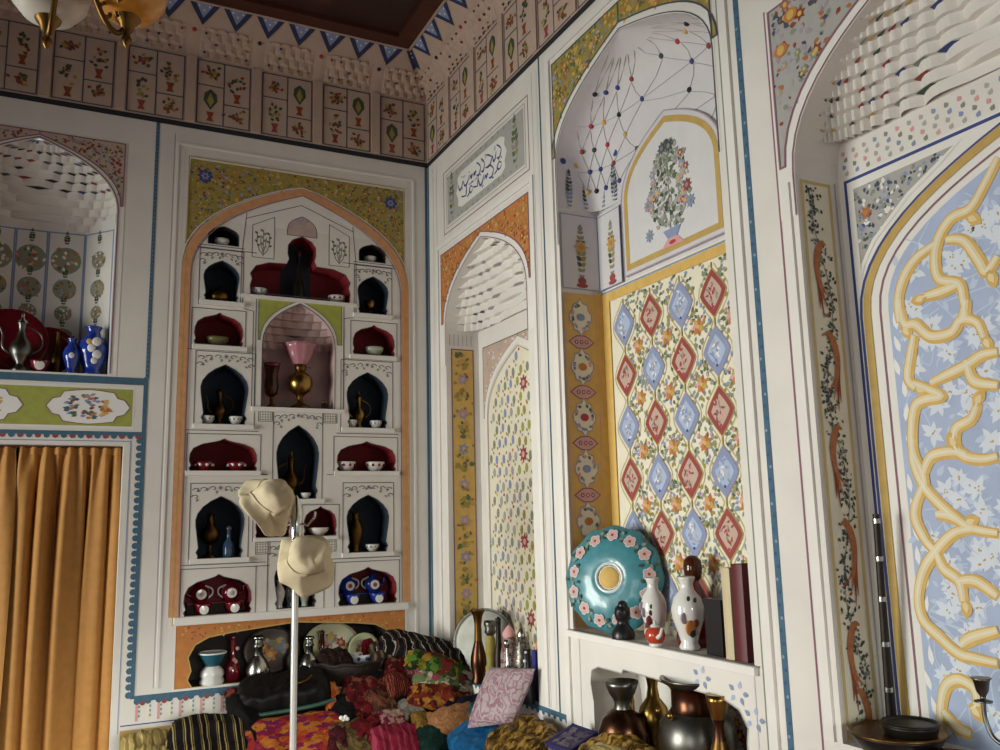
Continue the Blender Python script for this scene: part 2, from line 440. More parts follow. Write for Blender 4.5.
cell(onion, BX, .214, 1.622, 1.990, NBLUE, (-.845, 1.60, -.595, 2.062), True, False)
cell(flat, -0.838, .165, 1.436, 1.582, NRED, (-.935, 1.42, -.745, 1.59))
cell(onion, BX, .212, 1.092, 1.340, NDARK, (-.86, 1.08, -.58, 1.415), True, False)
# the wide red niche with the tower over it
tw = [(.258, 2.652), (.262, 2.70), (.252, 2.735), (.262, 2.762), (.235, 2.805), (.17, 2.828), (.078, 2.832), (.066, 2.86), (.074, 2.89), (.072, 2.935), (.05, 2.965), (.02, 2.98)]
tower = [(BX + 0.006 + a, z) for a, z in tw] + [(BX + 0.006, 2.988)] + [(BX + 0.006 - a, z) for a, z in tw[::-1]]
cells.append((tower, NRED, DL_, None, False))
TOWQ = []
lampo = arch_open(BX, .188, 2.078, 2.40, 2.625, n=8)
# other openings
LX, LH = -1.955, .345
lefto = arch_open(LX, LH, 2.205, 3.0, 3.312)
LOWX0, LOWX1 = -1.215, -.225
lowo = [(LOWX0 + .02, .765), (LOWX1 - .02, .765), (LOWX1, .80), (LOWX1 - .015, .84), (LOWX1 + .0, .90), (LOWX1 - .03, .955), (LOWX1 - .09, .985), (LOWX1 - .2, 1.0), (-.72, 1.025), (LOWX0 + .2, 1.0), (LOWX0 + .09, .985), (LOWX0 + .03, .955), (LOWX0, .90), (LOWX0 + .015, .84), (LOWX0, .80)]
dooro = [(-2.39, 0.0), (-1.53, 0.0), (-1.53, 1.875), (-2.39, 1.875)]
mb = MB()
outer = [(-3.9, 0), (-2.39, 0), (-2.39, 1.875), (-1.53, 1.875), (-1.53, 0), (0, 0), (0, 4.3), (-3.9, 4.3)]
holed(mb, PB, outer, [c[0] for c in cells] + [lampo, lefto, lowo], W)
wall_back = struct(mb.build('wall_back'))

def niche_obj(outline, d, ms, mk, name='niche', extra=None, parent=None, pl=PB):
    b = MB(); recess(b, pl, outline, d, ms, mk)
    if extra: extra(b)
    return b.build(name, parent or wall_back)
for k, (o, mc, d, fr, sc) in enumerate(cells):
    ex = None
    if o is tower:
        def ex(b):
            q = Pt(PB.off(-DL_ + .002), b); q.rect(BX - .075, 2.655, BX + .085, 2.985, NBLUE, 1)
    niche_obj(o, d, mc, mc, 'niche', ex)
# lamp niche: rose painted back with a small honeycomb vault
def lampx(b):
    muqarnas(b, PB, BX, half_at(BX, .188, 2.40, 2.625), .13, 2.40, 2.62, 6, 7, NROSE, [PINK, MAUV], .12, 5, .3)
    q = Pt(PB.off(-.139), b)
    for i in range(14): q.leaf(BX - .16 + .32 * rnd.random(), 2.12 + .26 * rnd.random(), .05, rnd.uniform(0, 6), PINK, 1)
niche_obj(lampo, .14, NROSE, NROSE, 'lamp_niche', lampx)

# ---- painted and moulded dressing of the display shelf wall
mb = MB(); q = Pt(PB, mb)
for (o, mc, d, fr, sc) in cells:
    q.stroke([(u, v) for u, v in o] + [o[0]], .003, DL, 3)
    if fr:
        q.frame(*fr, .0035, DL, 2)
        if sc:
            uc = (fr[0] + fr[2]) / 2; top = fr[3]; w = fr[2] - fr[0]; r = random.Random(int(top * 1000))
            for sg in (-1, 1):
                for (a, bz, cz) in ((.12, -.022, .03), (.27, -.026, .03), (.40, -.03, .028), (.42, -.062, .026)):
                    u, v = uc + sg * a * w, top + bz - .004
                    pts = [(u + sg * .018 * math.cos(t) * (1 - t / 7), v + .013 * math.sin(t) * (1 - t / 7)) for t in [i * .6 for i in range(9)]]
                    q.stroke(pts, .0035, DL, 2); q.leaf(u - sg * .014, v - .008, .018, rnd.uniform(0, 6), GGRN, 2)
            q.flower(uc, top - .022, .013, MAUV, DL, 2)
q.stroke([(u, v) for u, v in lampo] + [lampo[0]], .004, DL, 3)
# frame and lime corners of the lamp niche
q.frame(-.942, 2.078, -.486, 2.662, .004, DL, 2)
sp = spandrel(q, -.93, -.498, 2.65, arch(BX, .20, 2.42, 2.642, n=8), YGRN, 1)
for P in sp: q.stroke(P + [P[0]], .003, DL, 2)
# little candelabra-like sprays flanking the tower, and screens under the lamp niche
for sg in (-1, 1):
    u = BX + .006 + sg * .20
    q.poly([(u - .055, 2.85), (u + .055, 2.85), (u + .055, 3.075 if sg < 0 else 3.02), (u - .055, 3.02 if sg < 0 else 3.075)], WM, 1)
    q.stroke([(u - .055, 2.85), (u + .055, 2.85), (u + .055, 3.075 if sg < 0 else 3.02), (u - .055, 3.02 if sg < 0 else 3.075), (u - .055, 2.85)], .003, DL, 2)
    for a in (-1, 1):
        q.stroke([(u, 2.865), (u + a * .02, 2.89), (u + a * .032, 2.93), (u + a * .03, 2.985)], .005, GGRN, 2)
        q.stroke([(u, 2.875), (u + a * .012, 2.92), (u + a * .014, 2.96)], .004, GGRN, 2)
        for i in range(4): q.leaf(u + a * .03, 2.91 + .022 * i, .018, PI / 2 + (i % 2 - .5) * 1.6, GRN, 3)
    q.stroke([(u, 2.86), (u, 3.0)], .004, GGRN, 2)
    for i in range(6): q.leaf(u, 2.9 + .018 * i, .022, PI / 2 + (i % 2 - .5) * 1.8, MAUV if i % 3 == 0 else GGRN, 3)
    for zc in (2.035, 1.375 + .01):
        u2 = BX + sg * .165
        q.rect(u2 - .034, zc - .028, u2 + .034, zc + .028, WM, 1); q.frame(u2 - .034, zc - .028, u2 + .034, zc + .028, .003, DL, 2)
        for i in range(5): q.stroke([(u2 - .026 + .013 * i, zc - .024), (u2 - .026 + .013 * i, zc + .024)], .003, GGRN, 2)
        for i in range(4): q.stroke([(u2 - .03, zc - .02 + .013 * i), (u2 + .03, zc - .02 + .013 * i)], .003, GGRN, 2)
ta = arch_open(BX + .006, .078, 2.99, 3.02, 3.098, n=6)
q.poly(ta, NROSE, 1); q.stroke(ta + [ta[0]], .003, DL, 2)
for i in range(5): q.star(BX + .006 + (i - 2) * .012, 3.03 + (.03 if i % 2 else .045), .010, MAUV, 2)
# steps in the brick-like stagger of cells
for sg in (-1, 1):
    for (a, b_, z) in ((.575, .285, 2.886), (.53, .225, 2.872), (.545, .24, 2.352), (.54, .20, 1.955), (.545, .15, 1.742), (.54, .15, 1.318), (.54, .13, 1.30)):
        q.stroke([(BX + sg * a, z), (BX + sg * b_, z)], .0035, DL, 2)
    q.stroke([(BX + sg * .235, 2.08), (BX + sg * .235, 2.565), (BX + sg * .285, 2.575)], .0035, DL, 2)
    q.stroke([(BX + sg * .30, 2.60), (BX + sg * .30, 2.86), (BX + sg * .28, 3.08)], .0035, DL, 2)
    q.stroke([(BX + sg * .285, 3.05), (BX, 3.16)], .0035, DL, 2)
    q.stroke([(BX + sg * .14, 1.08), (BX + sg * .14, 1.415)], .0035, DL, 2)
mb.build('painted_linework', wall_back)
# thin projecting ledges under the cells
mb = MB(WM)
for sg in (-1, 1):
    for (uc, w, z) in ((.391, .215, 2.590), (.395, .26, 2.363), (.365, .285, 1.974), (.361, .35, 1.748), (.368, .275, 1.334)):
        mb.box((BX + sg * uc, -.008, z), (w, .016, .022))
mb.box((BX, -.010, 2.066), (.47, .02, .022)); mb.box((BX, -.008, 2.640), (.60, .016, .018)); mb.box((BX, -.008, 1.609), (.27, .016, .022)); mb.box((BX, -.008, 1.424), (.42, .016, .016))
mb.m(WM); mb.box((-.712, -.011, 1.066), (1.14, .022, .034))
mb.build('shelf_ledge', wall_back)
# arch band and floral corner fields
mb = MB(); q = Pt(PB, mb)
A = arch(-.715, .572, 2.74, 3.235, n=16)
band = [(-.715 + .572, 1.085)] + A + [(-.715 - .572, 1.085)]
q.rect(-1.288, 3.02, -.142, 3.338, WM, 1)
ar2 = arch(-.715, .592, 2.76, 3.262, n=16)
sp = spandrel(q, -1.282, -.148, 3.328, [p for p in ar2 if True], OLIV, 2)
fm = [ORAN, GRN, GOLD2, BLUE, RUST, GRN, MAUV, GOLD]
for i, P in enumerate(sp):
    def f(u, v, r, k): q.leaf(u, v, r.uniform(.008, .02), r.uniform(0, 6.3), fm[r.randrange(len(fm))], 3)
    q.scatter(P, 330, f, 11 + i)
    q.scatter(P, 26, lambda u, v, r, k: q.flower(u, v, r.uniform(.009, .016), [ORAN, RUST, LBL, GOLD][k % 4], GOLD, 4), 21 + i)
for u, v in ((-1.21, 3.245), (-.225, 3.245)):
    q.star(u, v, .04, BLUE, 5, 8, .7); q.star(u, v, .022, LBL, 6, 6, .6); q.disk(u, v, .009, REDP, 7)
q.stroke(band, .042, ORPK, 8); q.stroke([(u + (.024 if u > -.715 else -.024 if u < -.716 else 0), v + (.022 if v > 2.6 else 0)) for u, v in band], .004, WM, 9)
q.stroke([(-.715 + (u + .715) * .955, v - (.022 if v > 2.6 else 0)) for u, v in band], .004, PURP, 9)
q.frame(-1.288, 1.05, -.142, 3.338, .005, GOLD2, 9)
mb.build('shelf_arch_border', wall_back)
# ---- low orange niche under the shelf
mb = MB(); q = Pt(PB, mb)
o1 = [(-1.272, .758), (-.152, .758), (-.152, 1.046), (-1.272, 1.046)]
b2 = MB(); holed(b2, PB.off(.002), o1, [lowo], ORAN)
q2 = Pt(PB.off(.002), b2); q2.stroke(lowo + [lowo[0]], .006, GOLD2, 2); q2.frame(-1.276, .760, -.148, 1.05, .010, WM, 2)
q2.scatter([(-1.26, .96), (-.17, .96), (-.17, 1.04), (-1.26, 1.04)], 150, lambda u, v, r, k: (not inside(lowo, u, v)) and q2.leaf(u, v, .012, r.uniform(0, 6.3), [RUSTL, GOLD, REDP][k % 3], 1), 3)
b2.build('orange_surround', wall_back)
niche_obj(lowo, .22, NDARK, NDARK, 'low_niche')
# ---- scalloped blue band, ledge face and door dressing
mb = MB(); q = Pt(PB, mb)
q.stroke([(-1.437, .742), (-.15, .742)], .026, TEAL, 3)
for i in range(28):
    u = -1.425 + i * .046; q.disk(u, .73, .015, TEAL, 2, n=8)
    if i % 2 == 0: q.disk(u + .023, .722, .012, REDP, 2, n=8)
    q.stroke([(u, .72), (u, .645)], .012, CREAM if i % 2 else PINK, 1)
    for k in range(3): q.leaf(u + .01, .70 - .02 * k, .014, PI / 2, LBL if i % 2 else GGRN, 2)
q.stroke([(-1.49, .632), (-.15, .632)], .005, BLUE, 2); q.rect(-1.49, .575, -.15, .612, GOLD2, 2)
q.rect(-1.49, .2, -.15, .575, GOLD, 1)
q.scatter([(-1.49, .25), (-1.0, .25), (-1.0, .57), (-1.49, .57)], 60, lambda u, v, r, k: q.leaf(u, v, .03, r.uniform(0, 6.3), CREAM, 2), 5)
# scalloped band down the door side
q.rect(-1.455, .742, -1.437, 1.93, TEAL, 3); q.stroke([(-1.446, 2.2), (-1.446, .742)], .018, TEAL, 3)
for i in range(34): q.disk(-1.462, .76 + i * .0345, .015, TEAL, 2, n=8)
q.stroke([(-2.47, 1.930), (-1.437, 1.930)], .018, TEAL, 3)
for i in range(29): q.disk(-1.47 - i * .0345, 1.918, .013, TEAL if i % 2 else REDP, 2, n=8)
q.stroke([(-1.5, .6), (-1.5, 1.895), (-2.42, 1.895)], .004, LBL, 2)
# frieze over the door
q.rect(-2.42, 1.952, -1.492, 2.150, WM, 1); q.rect(-2.41, 1.964, -1.50, 2.138, YGRN, 2)
for uc in (-1.685, -2.125):
    R = [(-.175, 0), (-.15, .035), (-.12, .042), (-.105, .068), (-.05, .076), (0, .08), (.05, .076), (.105, .068), (.12, .042), (.15, .035), (.175, 0)]
    q.poly([(uc + a, 2.051 + b) for a, b in R] + [(uc + a, 2.051 - b) for a, b in R[-2:0:-1]], WPAINT, 3)
    q.stroke([(uc + a, 2.051 + b) for a, b in R] + [(uc + a, 2.051 - b) for a, b in R[-2::-1]], .004, PURP, 4)
    r = random.Random(int(-uc * 100))
    for i in range(70):
        t = r.random(); u = uc - .085 + .165 * t; hw = .06 * (1 - abs(t - .45) * 1.1)
        q.leaf(u, 2.051 + r.uniform(-1, 1) * hw, .026, r.uniform(-.4, .4) + (PI if t < .3 else 0), [TEAL, GRN, REDP, MAUV, ORAN, LBL][r.randrange(6)] if t < .75 else [ORAN, RUSTL, GOLD][r.randrange(3)], 4, .25)
q.stroke([(-2.47, 2.178), (-1.437, 2.178)], .034, TEAL, 3)
# pilaster lines
q.stroke([(-1.441, 2.195), (-1.441, 3.49)], .016, TEAL, 2)
for i in range(60): q.disk(-1.441, 2.2 + i * .0215, .003, LBL, 3, n=6)
q.stroke([(-3.9, 3.503), (0, 3.503)], .028, BLK, 4); q.stroke([(-.012, .6), (-.012, 3.49)], .014, TEAL, 3)
q.stroke([(-1.36, .78), (-1.36, 3.45)], .003, MAUV, 1)
for u in (-1.315, -.118): q.stroke([(u, 1.0), (u, 3.40)], .004, WM, 1)
mb.build('painted_bands', wall_back)
# left arched niche: corner fields, faceted back, vault
b3 = MB()
holed(b3, PB.off(.0012), [(-2.335, 2.205), (LX - LH, 2.205)] + lefto[2:][::-1] + [(LX + LH, 2.205), (-1.575, 2.205), (-1.575, 3.36), (-2.335, 3.36)], [], WM)
q3 = Pt(PB.off(.0012), b3)
sp = spandrel(q3, -2.325, -1.585, 3.348, arch(LX, .362, 3.03, 3.332), PINKC, 1)
for i, P in enumerate(sp):
    q3.scatter(P, 150, lambda u, v, r, k: q3.leaf(u, v, r.uniform(.01, .024), r.uniform(0, 6.3), [GRN, RUST, REDP, GGRN, MAUV][k % 5], 2), 31 + i)
    q3.stroke(P + [P[0]], .006, PURP, 3)
q3.stroke([(LX + .352, 2.21)] + arch(LX, .352, 3.0, 3.32) + [(LX - .352, 2.21)], .006, PURP, 3)
b3.build('arch_border', wall_back)
fac = [(-2.30, 0), (-2.30, .10), (-2.19, .24), (-2.04, .25), (-1.90, .25), (-1.735, .24), (-1.612, .10), (-1.612, 0)]
b3 = MB()
for i in range(len(fac) - 1):
    (xa, ya), (xb, yb) = fac[i], fac[i + 1]
    b3.m(W); b3.face([(xa, ya, 2.205), (xb, yb, 2.205), (xb, yb, 3.0), (xa, ya, 3.0)])
b3.m(WM); b3.face([(x, y, 2.205) for x, y in fac])
def facet(xa, ya, xb, yb, sd, r1, r2):
    L = math.hypot(xb - xa, yb - ya); pl = Pl((xa, ya, 0), ((xb - xa) / L, (yb - ya) / L, 0), (0, 0, 1)); f = Pt(pl, b3)
    f.frame(.004, 2.21, L - .004, 2.94, .007, LBL, 1)
    c = L / 2; ms = [GGRN, GRN, OLIV, RUSTL, CREAM, ORAN, PINK, CREAM]
    roundel(f, c, 2.80, r1, sd, ms); roundel(f, c, 2.655, r2, sd + 1, [GGRN, ORAN, GRN, OLIV, RUSTL, MAUV]); roundel(f, c, 2.535, r2 * .75, sd + 2, ms); roundel(f, c, 2.40, r1 * .9, sd + 3, ms)
    for v in (2.885, 2.715, 2.58, 2.47, 2.30): candle(f, c, v, .05, .03, [GRN, DGRN], sd)
for i, (a, r1, r2) in enumerate(((1, .045, .045), (2, .068, .052), (3, .068, .052), (4, .068, .052), (5, .045, .045))):
    facet(*fac[a], *fac[a + 1], 50 + i * 7, r1, r2)
muqarnas(b3, PB, LX, half_at(LX, LH, 3.0, 3.312), .245, 2.95, 3.305, 10, 12, W, [BLK, DL, BLUE, REDP, BLK], .07, 8, .8, dmin=4)
b3.build('arched_niche', wall_back)

# ================================================================ RIGHT WALL
R1c, R1h = .69, .455
r1o = arch_open(R1c, R1h, .75, 2.50, 2.862)
R2c, R2h = 1.925, .490
r2o = arch_open(R2c, R2h, 1.074, 2.95, 3.285)
r2low = [(1.56, .70), (2.365, .70), (2.365, .86), (2.372, .90), (2.34, .945), (2.27, .965), (1.76, .975), (1.75, .962), (1.60, .962), (1.555, .945), (1.545, .90), (1.56, .84)]
R3c, R3h = 3.32, .61
r3o = arch_open(R3c, R3h, .93, 2.42, 2.885)
mb = MB(); holed(mb, PR, [(0, 0), (6.5, 0), (6.5, 4.3), (0, 4.3)], [r1o, r2o, r2low, r3o], W)
wall_right = struct(mb.build('wall_right'))
D1, D2, D3 = .19, .20, .165
# recess one, with the orange corners, honeycomb vault and flower-sprigged panel
mb = MB(); recess(mb, PR, r1o, D1, W, W)
muqarnas(mb, PR, R1c, half_at(R1c, R1h, 2.50, 2.862), D1 - .004, 2.49, 2.86, 9, 13, W, [GREYP, MAUV, DL, GREYP], .09, 4, .4, pmin=.42)
j = Pt(jamb(R1c - R1h + .0006), mb)
j.rect(.03, .76, .155, 2.39, GOLD, 1); j.frame(.03, .76, .155, 2.39, .006, PURP, 2)
r = random.Random(2)
for i in range(17):
    v = .85 + i * .092
    if i % 2: j.flower(.092, v, .034, [MAUV, MAUV, LBL][i % 3], PINK, 3, 6, r.random())
    else:
        for k in range(7): j.leaf(.092 + r.uniform(-.03, .03), v + r.uniform(-.03, .03), .04, r.uniform(0, 6.3), [OLIV, GRN, GOLD2, OLIV][k % 4], 3)
    for k in range(4): j.leaf(.092 + r.uniform(-.05, .05), v + r.uniform(-.04, .04), .022, r.uniform(0, 6.3), [OLIV, RUSTL, GRN][k % 3], 4)
for k in range(6): j.stroke([(.02 + .025 * k, 2.41), (.02 + .025 * k, 2.47)], .004, GREYP, 2)
b = Pt(PR.off(-D1), mb)
u0, u1 = R1c - R1h + .055, R1c + R1h - .055
b.rect(u0, .76, u1, 2.40, CREAM, 1)
sp = spandrel(b, u0, u1, 2.395, arch(R1c, .375, 2.02, 2.365), PINKC, 2)
for i, P in enumerate(sp):
    b.scatter(P, 60, lambda u, v, r, k: b.leaf(u, v, .018, r.uniform(0, 6.3), [GREYP, MAUV, WM][k % 3], 3), 41 + i); b.stroke(P + [P[0]], .004, DL, 4)
b.stroke([(R1c + .375, .76)] + arch(R1c, .375, 2.02, 2.365) + [(R1c - .375, .76)], .03, WM, 5)
b.stroke([(R1c + .352, .76)] + arch(R1c, .352, 2.0, 2.335) + [(R1c - .352, .76)], .004, MAUV, 6)
r = random.Random(9); fld = arch_open(R1c, .33, .78, 1.98, 2.30)
for iz in range(22):
    for iu in range(10):
        u = R1c - .33 + .07 * iu + (.035 if iz % 2 else 0) + r.uniform(-.008, .008); v = .82 + iz * .07 + r.uniform(-.01, .01)
        if not inside(fld, u, v): continue
        big = (iu == 5 and iz in (19, 14, 8, 3))
        if big: b.flower(u, v, .045, REDP, PINK, 4, 8); continue
        m_ = [YGRN, OLIV, GGRN][r.randrange(3)] if u > R1c - .02 else [GGRN, MAUV, LBL, GREYP][r.randrange(4)]
        b.disk(u, v, .015, m_, 3, .024, 8); b.leaf(u - .018, v - .03, .022, 2.2, OLIV, 3); b.disk(u + .03, v + .03, .008, [CRIM, ORAN, MAUV, GOLD][r.randrange(4)], 3, n=7)
mb.build('arched_recess', wall_right)
mb = MB(); q = Pt(PR, mb)
b3 = MB(); P0 = PR.off(.0012)
def surround(b3, u0, u1, v0, zt, opening, uc, hw, zs, za, spm, edge, fillm, n, sd, inset=.02):
    op = arch(uc, hw, zs, za)
    holed(b3, P0, [(u0, v0), (uc - hw, v0)] + op[::-1] + [(uc + hw, v0), (u1, v0), (u1, zt), (u0, zt)], [], WM); g = Pt(P0, b3)
    ar = arch(uc, hw + .03, zs + .03, za + .03); sp = spandrel(g, u0 + inset, u1 - inset, zt - inset * .5, ar, spm, 1)
    for i, P in enumerate(sp):
        if n:
            g.scatter(P, n, lambda u, v, r, k: g.leaf(u, v, r.uniform(.012, .028), r.uniform(0, 6.3), fillm[r.randrange(len(fillm))], 2), sd + i)
            g.scatter(P, n // 9, lambda u, v, r, k: g.flower(u, v, r.uniform(.014, .024), fillm[k % len(fillm)], GOLD, 3, 6, r.random()), sd + 5 + i)
        g.stroke(P + [P[0]], .006, edge, 4)
    g.stroke([(uc + hw + .004, v0)] + arch(uc, hw + .004, zs + .004, za + .004) + [(uc - hw - .004, v0)], .004, edge, 4)
    return sp
surround(b3, .165, 1.205, 2.30, 2.925, [(u, v) for u, v in r1o if v > 2.4] + [(R1c - R1h, 2.302), (R1c + R1h, 2.302)], R1c, R1h, 2.50, 2.862, ORAN, PURP, [RUSTL, ORAN, GOLD2, RUST], 150, 61)
b3.build('orange_arch_border', wall_right)
# calligraphy panel
q.frame(.235, 3.015, 1.205, 3.365, .005, PURP, 2); q.frame(.27, 3.04, 1.175, 3.34, .004, MAUV, 2); q.rect(.285, 3.055, 1.16, 3.325, GREYP, 2)
cart = [(.405, 3.19), (.43, 3.23), (.425, 3.265), (.47, 3.285), (.93, 3.285), (.975, 3.265), (.97, 3.23), (.995, 3.19)]
cart = cart + [(u, 6.38 - v) for u, v in cart[-2:0:-1]]
q.poly(cart, WM, 3)
for u in (.345, 1.075):
    candle(q, u, 3.10, .2, .07, [GRN, GGRN, OLIV], 4, 3); q.flower(u, 3.19, .025, MAUV, GOLD, 5)
for k in range(14): q.leaf(.30 + .06 * k, 3.07, .02, rnd.uniform(0, 6), GGRN, 3); q.leaf(.30 + .06 * k, 3.31, .02, rnd.uniform(0, 6), GGRN, 3)
# flowing script: long baseline sweeps, uprights, hooks and dots
def sw(*p, t=.011): q.stroke(spline(p, 6), [t * (.45 + .75 * math.sin(PI * i / (6 * (len(p) - 1)))) for i in range(6 * (len(p) - 1) + 1)], BLUE, 4)
r = random.Random(23)
for row, z in enumerate((3.135, 3.20)):
    u = .94
    while u > .47:
        L = r.uniform(.035, .085); k = r.randrange(5); a = u - L
        if k == 0: sw((u, z + .03), (u - L * .3, z + .0), (u - L * .75, z - .008), (a, z + .025), t=.010)
        elif k == 1: sw((u, z + .055), (u - .006, z + .02), (u - .012, z - .004), t=.009); sw((u - .012, z), (u - L * .6, z + .006), (a, z + .014), t=.007)
        elif k == 2: sw((u, z + .015), (u - L * .3, z + .03), (u - L * .6, z + .01), (u - L * .3, z - .006), (u, z + .008), t=.008); sw((u - L * .5, z), (a, z - .012), t=.008)
        elif k == 3: sw((u, z + .012), (u - L * .25, z + .02), (u - L * .45, z + .004), (u - L * .7, z + .02), (a, z + .0), t=.009)
        else: sw((u, z + .02), (u - L * .5, z + .045), (a, z + .06), t=.007); sw((u, z + .02), (u - L * .4, z - .012), (a, z - .006), t=.010)
        for i in range(r.randrange(1, 4)): q.star(u - L * r.random(), z + r.choice((-.022, .045, .055)), .0055, BLUE, 4, 4, .75)
        u = a - .004
mb.build('calligraphy_panel', wall_right)

# recess two: flower-vase panel above, lozenge tiles below
mb = MB(); recess(mb, PR, r2o, D2, W, LAV)
s0 = R2c - R2h; s1 = R2c + R2h
hw2 = half_at(R2c, R2h, 2.95, 3.285)
# ribbed vault
rows = []; NZ, NT = 12, 28
def dome(t, th):
    z = 2.76 + .52 * t; a = hw2(z) - .001; d = (D2 - .004) * math.sqrt(max(0, 1 - t ** 3.2)); ex = .22 + .5 * t
    c, s_ = math.cos(th), math.sin(th); return PR.p(R2c + math.copysign(abs(c) ** ex, c) * a, z, -.002 - (max(0, s_) ** ex) * d)
mb.m(LAV); mb.grid([[dome(i / NZ, PI * k / NT) for k in range(NT + 1)] for i in range(NZ + 1)])
bos = [CRIM, BLUE, DGRN, BLK, REDP, GOLD, BLUE]
for i in range(1, 6):
    for k in range(1, 9):
        t = i / 6.2; th = PI * (k + (.5 if i % 2 else 0)) / 9.5
        if th > PI * .98: continue
        p = dome(t, th); mb.m(bos[(i * 3 + k * 2) % 7]); mb.ball(p, .011, 6)
        mb.m(GREYP)
        for dk in (-1, 1):
            mb.tube([dome(t + (1 / 6.2) * f * .9, th + dk * f * PI / 19) + PR.n * .002 for f in (0, .5, 1)], .0013, 4)
        if i == 2 or i == 4: mb.tube([p + PR.n * .003, dome(t, th + PI / 19) + PR.n * .003, dome(t, th + PI / 9.5) + PR.n * .003], .0012, 4)
j = Pt(jamb(s0 + .004), mb); jb = Pt(Pl((D2 - .013, -(s0 + .0), 0), (0, -1, 0), (0, 0, 1)), mb)
for pt_, a0, a1 in ((j, .008, .185), (jb, .006, .165)):
    if pt_ is None: continue
    pt_.rect(a0, 2.42, a1, 2.745, LAV, 1); pt_.frame(a0, 2.42, a1, 2.735, .004, LBL, 2)
    candle(pt_, .10, 2.47, .21, .05, [GGRN, DGRN, OLIV], 3, 3); pt_.flower(.10, 2.60, .036, GOLD2, ORAN, 5, 8); pt_.disk(.10, 2.455, .02, REDP, 4, .016); pt_.disk(.10, 2.435, .028, REDP, 4, .010)
    for u in (.055, .135):
        candle(pt_, u, 2.77, .15, .036, [DGRN, GGRN, LBL], int(u * 100), 3)
    for u in (.03, .16): pt_.disk(u, 2.965, .014, BLUE, 3)
    pt_.disk(.095, 2.955, .012, GOLD, 3)
# gold jamb strip with cartouches
j.rect(.006, 1.08, .155, 2.40, GOLD, 2); j.rect(.155, 1.08, D2, 2.41, GOLD, 2)
j.frame(.012, 1.085, .160, 2.392, .004, PINK, 3)
for i in range(7):
    v = 2.30 - i * .205
    if v < 1.1: break
    P = [(0, .082), (.012, .062), (.035, .055), (.04, .03), (.056, .012), (.056, -.012), (.04, -.03), (.035, -.055), (.012, -.062), (0, -.082)]
    j.poly([(.084 + a, v + c) for a, c in P] + [(.084 - a, v + c) for a, c in P[-2:0:-1]], MAUV, 4)
    j.poly([(.084 + a * .88, v + c * .9) for a, c in P] + [(.084 - a * .88, v + c * .9) for a, c in P[-2:0:-1]], CREAM, 5)
    r = random.Random(i)
    for k in range(16):
        a = r.uniform(0, 6.3); j.leaf(.084 + .034 * math.cos(a), v + .045 * math.sin(a), .02, a + 1.2, [GGRN, PINK, LBL, GRN][k % 4], 6)
    j.disk(.084, v, .02, [LBL, ORAN, CRIM][i % 3], 7, .016)
    v2 = v - .103
    P = [(.062, 0), (.04, .017), (.02, .028), (-.02, .028), (-.04, .017), (-.062, 0), (-.04, -.017), (-.02, -.028), (.02, -.028), (.04, -.017)]
    j.poly([(.084 + a, v2 + c) for a, c in P], PURP, 4); j.poly([(.084 + a * .88, v2 + c * .85) for a, c in P], PINK, 5)
    for a in (-.024, 0, .024): j.flower(.084 + a, v2, .011, [DL, REDP, DL][int(a * 50) + 1 if abs(a) > 0 else 1], CREAM, 6)
bk = Pt(PR.off(-D2), mb)
bk.rect(s0, 1.075, s1, 2.42, CREAM, 1)
bk.rect(s0, 2.365, s1, 2.402, GOLD, 9); bk.stroke([(s0, 2.408), (s1, 2.408)], .006, LBL, 9); bk.rect(s0, 1.075, s0 + .055, 2.40, GOLD, 9)
PU, PV = .1785, .2037
PALEO = mat('paint_pale_olive', 'B5A878', .75, var=.08)
def lens(u, v, a, b_, m_, l, k=1.0):
    P = []
    for i in range(-6, 7):
        t = i / 6; P.append((a * (1 - abs(t) ** 1.25) * k + (.0), b_ * t))
    bk.poly([(u + x, v + y) for x, y in P] + [(u - x, v + y) for x, y in P[-2:0:-1]], m_, l)
